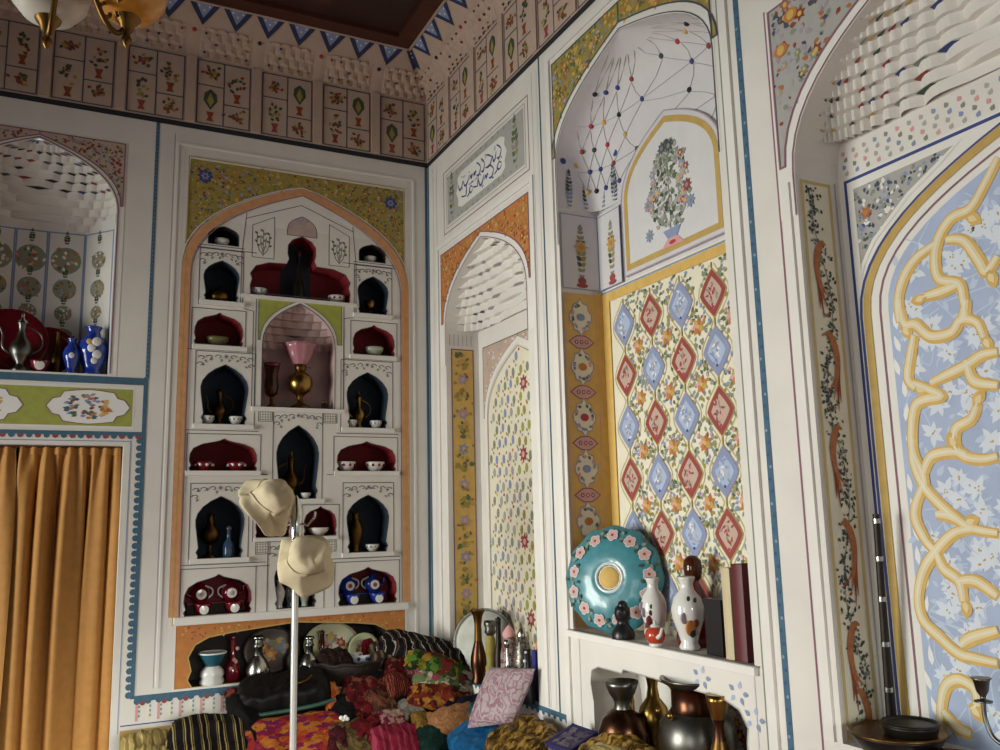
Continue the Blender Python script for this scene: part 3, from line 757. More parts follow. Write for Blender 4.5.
for iv in range(-1, 7):
    for iu in range(-1, 6):
        u = 1.5815 + PU * iu; v = 2.247 - PV * iv; red = (iu + iv) % 2 == 1
        cm = REDP if red else LBL
        def okp(u, v, mgu, mgv): return s0 + .055 + mgu < u < s1 - mgu + .0 and 1.08 + mgv < v < 2.37 - mgv
        # white medallion between the lozenges
        um, vm = u + PU / 2, v - PV / 2
        if s0 + .06 < um < s1 - .02 and 1.1 < vm < 2.36:
            r = random.Random(iu * 31 + iv)
            for k in range(54):
                a = r.uniform(0, 6.3); q_ = math.sqrt(r.random())
                uu, vv = um + .062 * q_ * math.cos(a), vm + .078 * q_ * math.sin(a)
                if s0 + .058 < uu < s1 - .012 and vv < 2.36: bk.leaf(uu, vv, .021, a + r.uniform(-1, 1), [GGRN, GRN, OLIV, GGRN, LBL][k % 5], 3, .3)
            if vm < 2.33:
                for k in range(7): bk.leaf(um, vm, .036, k * .9 + .4, [ORAN, RUSTL, GOLD2, PINK][k % 4], 4, .3)
                bk.disk(um, vm, .008, GOLD, 5, n=7)
            for a in (.6, 2.5): bk.disk(um + .04 * math.cos(a), vm + .05 * math.sin(a), .007, PINK, 5, n=7)
        if not (s0 + .04 < u < s1 + .02 and 1.05 < v < 2.40): continue
        if u + .068 < s1 and v + .09 < 2.372 and u - .07 > s0 + .04:
            lens(u, v, .070, .090, GOLD2 if red else MAUV, 5); lens(u, v, .066, .084, cm, 6); lens(u, v, .046, .058, PINKC if red else SKYB, 6.5)
            r = random.Random(iu * 7 + iv * 13)
            for k in range(20):
                a = r.uniform(0, 6.3); qq = r.uniform(.2, 1); bk.leaf(u + .027 * math.cos(a) * qq - .006, v + .046 * math.sin(a) * qq, .022, r.uniform(0, 6.3), [REDP, PINK, GGRN, REDP][k % 4] if red else [LBL, WM, LBL, GREYP][k % 4], 7, .2)
            bk.disk(u, v - .05, .006, CRIM if red else BLUE, 8, n=6)
            for sg in (-1, 1):
                bk.stroke([(u, v + sg * .088), (u, v + sg * .108)], .006, OLIV, 6)
        # ogee lattice
        pts = [(u + .087 * math.sin(PI * t) ** 1.3 * (1 if True else 0) + 0, v - .102 + .204 * t) for t in [i / 10 for i in range(11)]]
        for sg in (-1, 1):
            PP = [(u + sg * (.012 + .066 * math.sin(PI * t) ** 1.4), v - .102 + .204 * t) for t in [i / 10 for i in range(11)]]
            PP = [p for p in PP if s0 + .058 < p[0] < s1 - .004 and 1.08 < p[1] < 2.366]
            if len(PP) > 2: bk.stroke(PP, .005, PALEO, 2)
# framed vase panel standing just proud of the vaulted back
fr = Pt(PR.off(-D2 + .016), mb)
fo = arch_open(R2c, .30, 2.432, 2.73, 3.0)
mb.m(LAV); F0 = [PR.p(u, v, -D2 + .016) for u, v in fo]; F1 = [PR.p(u, v, -D2 - .01) for u, v in fo]
mb.face(F0)
for i in range(len(fo)): mb.face([F1[i], F1[(i + 1) % len(fo)], F0[(i + 1) % len(fo)], F0[i]])
fi = arch_open(R2c, .272, 2.462, 2.725, 2.965); fr.poly(fi, mat('vase_field', 'D3D1D2', .75, var=.03), 1); fr.stroke(fi + [fi[0]], .024, GOLD2, 2); fr.stroke(fo + [fo[0]], .005, MAUV, 2)
r = random.Random(5)
spray(fr, 1.93, 2.535, .33, .24, [GGRN, GREYP, DGRN, GGRN, GREYP, GRN], [(MAUV, .02)] * 3 + [(LBL, .022)] * 3 + [(REDP, .018)] * 3 + [(GREYP, .024)] * 6 + [(MAUV, .022), (CRIM, .018), (LBL, .02)], 260, 6, .022, 3)
for u, v, m_ in ((1.905, 2.855, DL), (1.945, 2.85, DL), (1.865, 2.80, GREYP), (1.98, 2.79, GREYP), (1.80, 2.665, MAUV), (2.035, 2.665, REDP), (1.80, 2.545, LBL), (2.05, 2.60, LBL)): fr.flower(u, v, .028, m_, GGRN, 6, 8)
fr.poly([(1.885, 2.535), (1.99, 2.535), (1.965, 2.50), (1.91, 2.50)], LBL, 5); fr.poly([(1.91, 2.50), (1.965, 2.50), (2.0, 2.468), (1.87, 2.468)], PINK, 5); fr.disk(1.937, 2.482, .02, CRIM, 6, .008)
mb.build('tiled_recess', wall_right)
b3 = MB()
surround(b3, s0 - .012, s1 + .012, 2.6, 3.398, [(u, v) for u, v in r2o if v > 2.7] + [(s0, 2.602), (s1, 2.602)], R2c, R2h, 2.95, 3.285, OLIV, DL, [ORAN, GRN, OLIV, GOLD, RUSTL, LBL, GRN, GGRN, GOLD], 260, 71, .006)
b3.build('floral_arch_border', wall_right)
# shelf board and the low cusped opening beneath it
mb = MB(WM); mb.box((.09, -R2c, 1.062), (.215, 2 * R2h + .03, .022)); mb.m(GREYP); mb.box((-.002, -R2c, 1.0745), (.03, 2 * R2h + .04, .004))
mb.build('shelf_board', wall_right)
mb = MB(); recess(mb, PR, r2low, .21, W, W)
bk = Pt(PR.off(-.21), mb)
for i in range(26): bk.flower(2.0 + .36 * rnd.random(), .72 + .22 * rnd.random(), .024, [LBL, ORAN, REDP, MAUV][i % 4], GOLD, 1)
q = Pt(PR.off(.001), mb); q.stroke(r2low[1:], .004, GREYP, 1); q.frame(s0 + .04, .62, s1 - .005, 1.048, .005, LAV, 1)
for u, v in ((2.18, 1.01), (2.34, .99), (2.40, .93)):
    for k in range(5): q.leaf(u + .02 * math.cos(k * 1.3), v + .012 * math.sin(k * 1.3), .024, k * 1.3, [LBL, SKYB][k % 2], 1)
mb.build('cusped_opening', wall_right)

# recess three: blue panel with scrolling gold vines under a deep honeycomb vault
mb = MB(); recess(mb, PR, r3o, D3, W, W)
muqarnas(mb, PR, R3c, half_at(R3c, R3h, 2.42, 2.885), D3 - .004, 2.515, 2.88, 11, 26, W, [DGRN, BLUE, REDP, GOLD2, GGRN, DL, DGRN], .16, 12, .5, pmin=.3)
t0 = R3c - R3h; t1 = R3c + R3h
j = Pt(jamb(t0 + .0006), mb)
j.rect(.012, .94, .13, 2.405, CREAM, 1); j.frame(.02, .94, .125, 2.40, .010, mat('paint_straw', 'C7B27C', .75, var=.06), 2); j.stroke([(.148, .94), (.148, 2.41)], .005, GREYP, 2)
r = random.Random(17); pts = [(.073 + .022 * math.sin(v * 12.4 + 1.2), v) for v in [.95 + i * .02 for i in range(72)]]
j.stroke(pts, .0025, GGRN, 3)
for i in range(620):
    v = r.uniform(.96, 2.385); u = .073 + .022 * math.sin(v * 12.4 + 1.2) + r.gauss(0, .015)
    if .030 < u < .116: j.leaf(u, v, r.uniform(.008, .016), r.uniform(0, 6.3), [DGRN, GGRN, DGRN, DL, REDP][i % 4 if i % 31 else 4], 3, .3)
for i, (v, sg) in enumerate(((2.22, 1), (1.965, -1), (1.71, 1), (1.46, -1), (1.205, 1), (1.04, -1))):
    u = .073 - sg * .004
    for k, (a, ln) in enumerate(((-.018, .18), (.020, .145), (-.006, .205), (.008, .175))):
        P = spline([(u + sg * .022, v + .002), (u + sg * .004, v + .006), (u - sg * .012, v - .022), (u - sg * .019, v - .065), (u - sg * .013 + sg * a * .25, v - .115), (u - sg * .002 + sg * a, v - ln)], 5)
        n = len(P); j.stroke(P, [.0015 + .021 * math.sin(PI * min(1, (i_ / (n - 1)) ** .8)) ** 1.2 for i_ in range(n)], [RUST, RUSTL, RUST, RUSTL][k], 4)
bk = Pt(PR.off(-D3), mb)
for k in range(34):
    for m_ in range(4): bk.leaf(t0 + .03 + .036 * k, 2.425 + .02 * m_, .017, PI / 2 + (.5 if m_ % 2 else -.5), [GREYP, LBL, GGRN, PINK, GREYP][(k + m_) % 5], 1, .4)
bk.rect(t0 + .005, .94, t1 - .005, 2.42, WM, 1); bk.stroke([(t0 + .025, .94), (t0 + .025, 2.408), (t1 - .025, 2.408), (t1 - .025, .94)], .009, BLUE, 2)
R3p = 3.38
pa = lambda k, z: [(R3p + k, .94)] + arch(R3p, k, 2.02, z) + [(R3p - k, .94)]
sp = spandrel(bk, t0 + .042, t1 - .03, 2.392, arch(R3p, .642, 2.03, 2.44)[0:], GREYP, 2) if False else None
SPL = [(t0 + .05, 2.13), (t0 + .06, 2.16), (t0 + .1, 2.215), (t0 + .16, 2.26), (t0 + .22, 2.305), (t0 + .31, 2.35), (t0 + .37, 2.385), (t0 + .045, 2.385)]
bk.poly(SPL, GREYP, 2)
bk.scatter(SPL, 150, lambda u, v, r, k: bk.leaf(u, v, r.uniform(.01, .018), r.uniform(0, 6.3), [DL, GGRN, DL, WM, LBL][k % 5], 3), 81); bk.flower(t0 + .085, 2.30, .022, RUSTL, ORAN, 4)
bk.stroke(SPL + [SPL[0]], .012, WM, 4)
for k, z, t, m_, l in ((.632, 2.44, .007, BLUE, 5), (.612, 2.425, .024, GOLD2, 5), (.57, 2.385, .005, PURP, 5)): bk.stroke(pa(k, z), t, m_, l)
blue = [(R3p - .545, .945), (R3p + .545, .945)] + arch(R3p, .545, 2.02, 2.362); bk.poly(blue, SKYB, 2)
# white flower sprays behind the gold
FROST = mat('paint_frost', 'D6DCE6', .75, var=.03); MIST = mat('paint_mist', 'BECAE0', .75, var=.04)
r = random.Random(33)
def wfl(u, v, r, k):
    n = 5 + k % 4; a0 = r.uniform(0, 6.3)
    for i in range(n):
        bk.leaf(u, v, r.uniform(.020, .042), a0 + i * 2 * PI / n + r.uniform(-.3, .3), FROST, 3, .24)
    for i in range(3): bk.disk(u + r.uniform(-.006, .006), v + r.uniform(-.006, .006), .0025, GOLD2, 4, n=5)
    cl = lambda x: min(R3p + .53, max(R3p - .53, x))
    bk.stroke(spline([(u, v), (cl(u + r.uniform(-.07, .07)), v + r.uniform(-.06, .06)), (cl(u + r.uniform(-.12, .12)), v + r.uniform(-.12, .12))], 5), .0035, MIST, 2.5)
    for i in range(3): bk.leaf(cl(u + r.uniform(-.06, .06)), v + r.uniform(-.06, .06), r.uniform(.02, .035), r.uniform(0, 6.3), MIST, 2.6, .25)
inner = [(R3p - .50, .98), (R3p + .50, .98)] + arch(R3p, .50, 2.0, 2.31)
bk.scatter(inner, 300, wfl, 91)
for v in [1.0 + .06 * i for i in range(17)]: bk.leaf(R3p - .525 + .006 * math.sin(v * 40), v, .05, PI / 2 + .3 * math.sin(v * 90), WPAINT, 3, .16)
PALEG = mat('paint_pale_gold', 'E4CFA0', .75, var=.05)
def vine(*p, t=.027, curl=True):
    P = spline(p, 8); n = len(P)
    tt = [t * (.55 + .45 * math.sin(PI * (.12 + .8 * i / n))) for i in range(n)]
    bk.stroke(P, [x * 1.25 for x in tt], GOLD, 5); bk.stroke([(u - .003, v + .002) for u, v in P], [x * .72 for x in tt], PALEG, 6); bk.stroke([(u - .003, v + .002) for u, v in P], [x * .25 for x in tt], CREAM, 7)
def knob(u, v, a, s=.8):
    bk.poly([(u + s * (x * math.cos(a) - y * math.sin(a)), v + s * (x * math.sin(a) + y * math.cos(a))) for x, y in ((-.01, .006), (.006, .017), (.02, .021), (.034, .016), (.044, .006), (.05, -.004), (.04, -.012), (.026, -.018), (.010, -.015), (-.01, -.006))], GOLD, 6)
    bk.leaf(u, v, .034 * s, a, PALEG, 7, .3)
VL = [
    ((3.177, 2.305), (3.135, 2.252), (3.094, 2.209), (3.043, 2.201), (3.003, 2.161), (2.986, 2.107), (2.994, 2.059), (3.043, 2.034), (3.051, 1.987), (3.052, 1.946)),
    ((2.995, 2.151), (2.934, 2.129), (2.891, 2.086), (2.869, 2.031), (2.867, 1.977)),
    ((3.023, 2.152), (3.069, 2.135), (3.101, 2.075), (3.116, 2.045), (3.148, 2.074)),
    ((2.944, 2.026), (2.994, 2.027), (3.043, 2.034)),
    ((2.874, 2.036), (2.874, 2.002), (2.885, 1.966), (2.914, 1.96), (2.953, 1.922), (3.009, 1.92), (3.039, 1.945), (3.077, 1.931), (3.091, 1.891)),
    ((3.058, 1.991), (3.047, 1.956), (3.038, 1.939)),
    ((2.907, 1.934), (2.89, 1.885), (2.876, 1.828), (2.895, 1.799)),
    ((2.889, 1.813), (2.924, 1.795), (2.963, 1.77), (2.92, 1.767), (2.89, 1.755), (2.873, 1.705), (2.869, 1.641), (2.891, 1.582), (2.894, 1.547)),
    ((2.939, 1.806), (2.983, 1.818), (3.039, 1.834), (3.08, 1.851), (3.12, 1.852)),
    ((3.04, 1.846), (3.053, 1.794), (3.111, 1.774)),
    ((3.056, 1.74), (3.036, 1.706), (2.994, 1.686), (2.986, 1.644), (3.012, 1.617), (3.056, 1.608), (3.09, 1.612)),
    ((2.891, 1.582), (2.918, 1.624), (2.974, 1.632), (3.013, 1.623)),
    ((2.872, 1.671), (2.866, 1.62), (2.888, 1.555), (2.931, 1.504), (2.968, 1.473), (3.005, 1.449), (3.069, 1.438)),
    ((2.888, 1.555), (2.86, 1.506), (2.856, 1.468), (2.879, 1.419), (2.904, 1.394)),
    ((3.004, 1.447), (2.957, 1.437), (2.904, 1.394), (2.863, 1.344), (2.841, 1.282), (2.842, 1.233)),
    ((2.904, 1.394), (2.92, 1.353), (2.957, 1.325), (2.964, 1.278)),
    ((2.957, 1.325), (3.002, 1.327), (3.051, 1.296)),
    ((2.915, 1.483), (2.949, 1.48), (2.974, 1.467)),
    ((2.863, 1.342), (2.841, 1.279), (2.849, 1.225), (2.893, 1.187), (2.936, 1.157), (2.981, 1.151), (3.033, 1.147)),
    ((2.945, 1.176), (2.973, 1.196), (3.042, 1.22)),
    ((2.865, 0.955), (2.874, 1.026), (2.893, 1.076), (2.929, 1.096), (2.966, 1.082), (2.971, 1.049), (2.954, 1.034)),
    ((2.879, 1.016), (2.909, 0.987), (2.947, 0.977)),
]
for p in VL:
    vine(*p); m2 = [(2 * R3p - u, v) for u, v in p]
    vine(*m2); vine(*[(6.38 - u, v) for u, v in p])
for u, v, a in ((3.085, 2.19, -.6), (2.895, 1.80, -.4), (3.05, 1.74, .9), (2.966, 1.28, -1.5), (3.09, 1.89, -1.2), (2.99, 1.46, .4), (2.985, 1.645, 2.0), (2.944, 2.026, 3.3), (2.954, 1.04, -.8), (3.12, 2.04, -1.2), (2.875, 1.96, -.9)): knob(u, v, a)
mb.build('vine_panel_recess', wall_right)
b3 = MB()
surround(b3, 2.645, 3.995, 2.30, 2.935, [(u, v) for u, v in r3o if v > 2.4] + [(t0, 2.302), (t1, 2.302)], R3c, R3h, 2.42, 2.885, GREYP, PURP, [RUST, GREYP, DL, RUSTL, GGRN, MAUV], 170, 101, .016)
g = Pt(P0, b3)
for u, v in ((2.70, 2.79), (2.745, 2.875)): g.disk(u, v, .026, ORAN, 5, .02); g.disk(u, v, .014, GOLD, 6)
b3.build('grey_arch_border', wall_right)
# pilaster lines and mouldings on the right wall
mb = MB(); q = Pt(PR, mb)
q.stroke([(0, 3.503), (6.4, 3.503)], .028, BLK, 4); q.stroke([(.012, .6), (.012, 3.49)], .014, TEAL, 3)
q.stroke([(1.315, .74), (1.315, 3.49)], .010, TEAL, 2); q.stroke([(1.312, .74), (1.312, 3.49)], .003, DL, 3)
for u, t, m_ in ((1.29, .003, LAV), (1.365, .004, GGRN), (.08, .004, LAV), (.13, .006, LAV), (1.245, .004, LAV)): q.stroke([(u, .76), (u, 3.45)], t, m_, 2)
q.stroke([(2.533, .3), (2.533, 3.49)], .022, TEAL, 2)
for i in range(90): q.disk(2.533 + .003 * (-1) ** i, .4 + i * .034, .005, LBL if i % 3 == 0 else BLUE, 3, n=6)
q.stroke([(2.645, .3), (2.645, 2.94)], .006, PURP, 2); q.stroke([(2.448, .3), (2.448, 3.45)], .005, GGRN, 2)
for u in (4.01, 4.12): q.stroke([(u, .3), (u, 3.45)], .02 if u > 4.1 else .006, TEAL if u > 4.1 else PURP, 2)
# ledge band along the foot of recesses one
q.stroke([(.02, .744), (1.40, .744)], .02, TEAL, 3); q.rect(.02, .64, 1.40, .734, WPAINT, 1)
for i in range(30): q.disk(.03 + i * .046, .734, .013, TEAL, 2, n=8)
q.stroke([(.02, .64), (1.4, .64)], .005, BLUE, 2)
mb.build('painted_bands', wall_right)
mb = MB()
raised(mb, PR, [(1.395, .70), (1.395, 3.44), (2.478, 3.44), (2.478, .70)], .034, .010, WM)
raised(mb, PR, [(.142, .76), (.142, 2.965), (1.225, 2.965), (1.225, .76)], .024, .008, WM)
raised(mb, PR, [(2.675, .93), (2.675, 2.40)], .03, .008, WM)
mb.build('plaster_moulding', wall_right)
mb = MB()
raised(mb, PB, [(-1.345, .78), (-1.345, 3.40), (-.09, 3.40), (-.09, .78)], .012, .004, WM)
mb.build('plaster_moulding', wall_back)

# ---- painted frieze and stalactite cove under the ceiling
DNAVY = mat('paint_navy', '2A3358', .75, var=.1)
def cove(sgn, L, pl, nb, first):
    """sgn=-1: back wall (u runs to minus), +1: right wall; first = far edge of the first panel from the corner"""
    mb = MB(); U = lambda d, w=0.0: sgn * max(d, w); Z0, Z1, WW = 3.885, 4.10, .165
    def P(d, t, extra=0.0):
        w = WW * t ** 1.55 + extra; return pl.p(sgn * max(d, w), Z0 + (Z1 - Z0) * t, w)
    q = Pt(pl, mb); q.rect(*(sorted((0, sgn * L))[0], 3.52), *(sorted((0, sgn * L))[1], 3.89), PINKC, 1)
    pit = .3275; pw = .262
    for b in range(nb):
        a = first + b * pit
        a0, a1 = a, a + pw                                   # distances from the corner
        lo, hi = (a0, a1) if sgn > 0 else (-a1, -a0)         # in u
        q.rect(lo, 3.528, hi, 3.872, CREAM if False else PINKC, 2); q.frame(lo, 3.528, hi, 3.872, .006, DL, 4)
        um = (lo + hi) / 2; q.stroke([(um, 3.528), (um, 3.872)], .006, DL, 4)
        q.stroke([(lo, 3.738), (um, 3.738)], .006, DL, 4); q.stroke([(um, 3.648), (hi, 3.648)], .006, DL, 4)
        r = random.Random(b * 5 + (sgn > 0)); c1, c2 = (lo + um) / 2, (um + hi) / 2
        def pot(c, v, k):
            q.poly([(c - .02, v + .05), (c + .02, v + .05), (c + .008, v + .02), (c + .018, v), (c - .018, v), (c - .008, v + .02)], [REDP, RUST][k % 2], 4)
            if k % 3: 
                for i in range(16):
                    t = r.random(); q.leaf(c + r.uniform(-1, 1) * .036 * (1 - abs(t - .4)), v + .055 + .10 * t, .024, r.uniform(.3, 2.8), [DGRN, OLIV, RUST, DGRN][r.randrange(4)], 4)
            else: q.poly([(c, v + .06), (c + .034, v + .11), (c + .03, v + .15), (c, v + .175), (c - .03, v + .15), (c - .034, v + .11)], DGRN, 4); q.poly([(c, v + .075), (c + .018, v + .11), (c, v + .155), (c - .018, v + .11)], OLIV, 5)
        def bush(c, v):
            for i in range(22): q.leaf(c + r.gauss(0, .017), v + r.gauss(0, .015), .024, r.uniform(0, 6.3), [RUST, DGRN, OLIV, REDP][i % 4], 4)
        bush(c1, 3.805); pot(c1, 3.545, b); pot(c2, 3.665, b + 1 + (b % 2)); bush(c2, 3.588)
        # cells of the cove: three stepped rows of little shells
        n = 20
        mb.m(PINKC)
        rows = []
        for it in range(13):
            t = .02 + .56 * it / 12; row = []
            for ic in range(n + 1):
                x = ic / n; ph = x * 5 + (.5 if (it // 4) % 2 else 0)
                cell_ = abs(math.sin(PI * ph)) * (1 - (it % 4) / 4.0)
                k = .003 + .017 * cell_ * max(0, math.sin(PI * x)) ** .5
                row.append(P(a0 + pw * x, t, k))
            rows.append(row)
        mb.grid(rows, smooth=False)
        for it in (2, 6, 10):
            for ic in range(5):
                if r.random() < .45: continue
                t = .02 + .56 * it / 12; x = (ic + .5) / 5; mb.m([DL, RUST, DGRN, OLIV][r.randrange(4)]); mb.ball(P(a0 + pw * x, t, .012), .007, 5)
        # ribs fanning between the bays
        g0, g1 = a1, a1 + pit - pw
        mb.m(PINKC)
        rows = [[P(g0 + (g1 - g0) * x - (.05 * t if x == 0 else 0) + (.05 * t if x == 1 else 0), t, .008 * (1 - abs(2 * x - 1))) for x in (0, .33, .67, 1)] for t in [i / 10 * .8 for i in range(11)]]
        mb.grid(rows)
        mb.m([BLK, CRIM][b % 2]); mb.ball(P((g0 + g1) / 2, .52, .006), .011, 6)
        mb.box(pl.p(sgn * (g0 + g1) / 2, 3.70, .006), (.05, .012, .345) if sgn < 0 else (.012, .05, .345)) if False else None
        mb.m(PINKC)
        raised(mb, pl, [(sgn * (g0 + g1) / 2, 3.525), (sgn * (g0 + g1) / 2, 3.885)], .046, .010, PINKC)
    # backing and top band
    mb.m(PINKC); mb.grid([[P(d, t, -.024) for d in (0, L)] for t in [i / 10 for i in range(11)]])
    mb.grid([[P(d, t, .0) for d in (0, L)] for t in [i / 10 for i in range(11)]])
    step = pit / 2; k = 0; d = .03
    while d < L - step:
        for sc_, m_, ex in ((1, DNAVY, .006), (.55, LBL, .008)):
            c = d + step / 2; h = step * .49 * sc_; mb.m(m_); tb = 1 - .02 * (1 - sc_) * 4; tl = 1 - .38 * (.3 + .7 * sc_)
            nr = 4; rows = []
            for i in range(nr + 1):
                f = i / nr; rows.append([P(c - h * f, tl + (tb - tl) * f, ex), P(c + h * f, tl + (tb - tl) * f, ex)])
            mb.grid(rows, smooth=False)
        for f in (-.25, 0, .25):
            mb.m(WM); mb.ball(P(c + f * step * .6, .93 - .06 * (f == 0), .005), .006, 4)
        d += step; k += 1
    return mb
first = .018
mb = cove(-1, 3.9, PB, 11, first); mb.build('cornice_frieze', wall_back)
mb = cove(1, 6.4, PR, 19, first); mb.build('cornice_frieze', wall_right)

# ---- ceiling: dark panelled wood with a light edge bead
mb = MB(WOODD); e = .165
mb.face([(XL, 0, ZC), (0, 0, ZC), (0, YF, ZC), (XL, YF, ZC)])
ceiling = struct(mb.build('ceiling'))
mb = MB(WOODR)
mb.box(((XL - e) / 2, -e - .05, ZC - .012), (-XL, .10, .028)); mb.box((-e - .05, (YF - e) / 2 - .05, ZC - .012), (.10, -YF - .10, .027))
mb.m(PINKC); mb.box(((XL - e) / 2, -e - .004, ZC - .022), (-XL - e, .012, .016)); mb.box((-e - .004, (YF - e) / 2, ZC - .022), (.012, -YF - e, .016))
mb.m(WOODR)
for i in range(7): mb.box((-.72 - i * .62, YF / 2 - .15, ZC - .008), (.07, -YF - .5, .018))
for i in range(9): mb.box((XL / 2 - .15, -.72 - i * .62, ZC - .008), (-XL - .5, .07, .018))
mb.build('ceiling_beams', ceiling)
mb = MB(fabric('carpet_red', ['5A1D1E', '3B2430', '74302A', '8C6A4A', '4A1A1C'], 9, 'voronoi'))
mb.face([(XL, YF, 0), (0, YF, 0), (0, 0, 0), (XL, 0, 0)])
floor = struct(mb.build('floor'))
# ---- the daylight side: left wall with two tall windows, front wall with an added window
DIMW = mat('plaster_tan', '5E5248', .8, var=.08, scale=4)
wins = [(-5.6, -3.9), (-2.1, -.5)]
PLw = Pl((XL, 0, 0), (0, 1, 0), (0, 0, 1))
WZ0, WZ1 = .35, 2.5
mb = MB(); holed(mb, PLw, [(YF, 0), (0, 0), (0, 4.3), (YF, 4.3)], [[(a, WZ0), (b_, WZ0), (b_, WZ1), (a, WZ1)] for a, b_ in wins], DIMW)
wall_left = struct(mb.build('wall_left'))
FZ = (-2.5, -.4, .08, 2.05)
for i, (a, b_) in enumerate(wins):
    mb = MB(WOODD)
    for y in (a + .03, (a + b_) / 2, b_ - .03): mb.box((XL - .04, y, (WZ0 + WZ1) / 2), (.06, .06, WZ1 - WZ0))
    for z in (WZ0 + .03, (WZ0 + WZ1) / 2, WZ1 - .03): mb.box((XL - .04, (a + b_) / 2, z), (.058, b_ - a, .06))
    struct(mb.build('window_%d' % (i + 1)))
PF = Pl((0, YF, 0), (-1, 0, 0), (0, 0, 1))
mb = MB(); holed(mb, PF, [(0, 0), (-XL, 0), (-XL, 4.3), (0, 4.3)], [[(-FZ[1], FZ[2]), (-FZ[0], FZ[2]), (-FZ[0], FZ[3]), (-FZ[1], FZ[3])]], DIMW); struct(mb.build('wall_front'))
mb = MB(WOODD)
for x in (FZ[0] + .03, (FZ[0] + FZ[1]) / 2, FZ[1] - .03): mb.box((x, YF - .04, (FZ[2] + FZ[3]) / 2), (.06, .06, FZ[3] - FZ[2]))
for z in (FZ[2] + .03, FZ[3] - .03): mb.box(((FZ[0] + FZ[1]) / 2, YF - .04, z), (FZ[1] - FZ[0], .058, .06))
struct(mb.build('window_3'))  # unseen window, added to brighten the lower back wall

# ---- light: daylight through the left windows, an added fill at the front, a dim sky-tinted ambient
w = bpy.data.worlds.new('World'); S.world = w; w.use_nodes = True
w.node_tree.nodes['Background'].inputs[0].default_value = (.75, .85, 1, 1); w.node_tree.nodes['Background'].inputs[1].default_value = .5
def area(name, loc, sx, sy, rot, power, col, spread=180):
    l = bpy.data.lights.new(name, 'AREA'); l.shape = 'RECTANGLE'; l.size = sx; l.size_y = sy; l.energy = power; l.color = col; l.spread = math.radians(spread)
    o = bpy.data.objects.new(name, l); COL.objects.link(o); o.location = loc; o.rotation_euler = rot; return o
for i, (a, b_) in enumerate(wins):
    area('daylight', (XL - .12, (a + b_) / 2, (WZ0 + WZ1) / 2), WZ1 - WZ0, b_ - a, (0, math.radians(-90 + TILT), 0), POW[i], (.985, 1.0, .91), SPREAD)
area('daylight', ((FZ[0] + FZ[1]) / 2, YF - .12, (FZ[2] + FZ[3]) / 2), FZ[1] - FZ[0], FZ[3] - FZ[2], (math.radians(90 - FT), 0, 0), FP, (.985, 1.0, .91), FS)  # added fill for the lower back wall, at the unseen front window
# ---- camera
cam = bpy.data.cameras.new('camera'); co = bpy.data.objects.new('camera', cam); COL.objects.link(co); S.camera = co
cam.sensor_width = 36; cam.sensor_fit = 'HORIZONTAL'; cam.lens = 863.1 / 1000 * 36; cam.clip_start = .02
yaw, pit, rol = (math.radians(a) for a in (26.59, 9.43, -1.39))
f = Vector((math.sin(yaw) * math.cos(pit), math.cos(yaw) * math.cos(pit), math.sin(pit))); r_ = Vector((math.cos(yaw), -math.sin(yaw), 0)); u_ = r_.cross(f)
r2 = r_ * math.cos(rol) + u_ * math.sin(rol); u2 = -r_ * math.sin(rol) + u_ * math.cos(rol)
M = Matrix((r2, u2, -f)).transposed().to_4x4(); M.translation = Vector((-1.75092, -4.36168, 1.5)); co.matrix_world = M
S.view_settings.view_transform = 'Standard'; S.view_settings.look = 'None'; S.view_settings.exposure = EXPO; S.view_settings.gamma = 1; S.view_settings.use_curve_mapping = False

# ================================================================ THINGS
def solo(mb, name, label, cat, loc, group=None): return tag(mb.build(name, None, loc), label, cat, group)
def bowl(x, y, z, r, h, m_, label, band=None, name='bowl', cat='bowl', group=None, n=18):
    mb = MB(m_); c = (x, y, z)
    mb.lathe([(r * .45, 0), (r * .48, h * .08), (r * .72, h * .3), (r * .92, h * .65), (r, h), (r * .95, h), (r * .85, h * .62), (r * .6, h * .3), (0.0005, h * .22)], c, n)
    if band:
        mb.m(band)
        for i in range(9):
            a = 2 * PI * i / 9; rr = r * .93
            mb.ball((x + rr * math.cos(a), y + rr * math.sin(a), z + h * .66), r * .17, 5, .5 + .5 * abs(math.sin(a)), .5 + .5 * abs(math.cos(a)), .9)
    return solo(mb, name, label, cat, c, group)
def vessel(name, label, cat, loc, parts, group=None):
    """a turned vessel of several parts: (part name, material, profile or callable)"""
    t = thing(name, label, cat, loc, group)
    for nm, m_, pr in parts:
        mb = MB(m_)
        if callable(pr): pr(mb, Vector(loc))
        else: mb.lathe(pr, loc, 20)
        mb.build(nm, t)
    return t
def handle(r0, z0, z1, sg=1, out=.04, t=.004, ax=0):
    def f(mb, L):
        P = spline([(r0 * .8, z0), (r0 + out, z0 + (z1 - z0) * .3), (r0 + out * .9, z0 + (z1 - z0) * .75), (r0 * .5, z1)], 6)
        mb.tube([L + Vector((sg * a if ax == 0 else 0, sg * a if ax else 0, b)) for a, b in P], t, 6)
    return f
def spout(r0, z0, z1, sg=-1, out=.05, t=.006):
    def f(mb, L):
        P = spline([(r0 * .7, z0), (r0 + out * .6, z0 + (z1 - z0) * .25), (r0 + out * .7, z0 + (z1 - z0) * .7), (r0 + out, z1)], 6); n = len(P)
        mb.tube([L + Vector((sg * a, 0, b)) for a, b in P], [t * (1.5 - i / n) for i in range(n)], 6)
    return f
def S_(pr, k, kz=None): return [(r * k, z * (kz or k)) for r, z in pr]
EWB = [(.030, 0), (.032, .006), (.018, .018), (.016, .03), (.034, .055), (.040, .08), (.032, .105), (.016, .125), (.012, .15), (.015, .17), (.019, .178)]
EWL = [(.019, .178), (.016, .186), (.006, .195), (.005, .205), (.007, .212), (.0005, .218)]
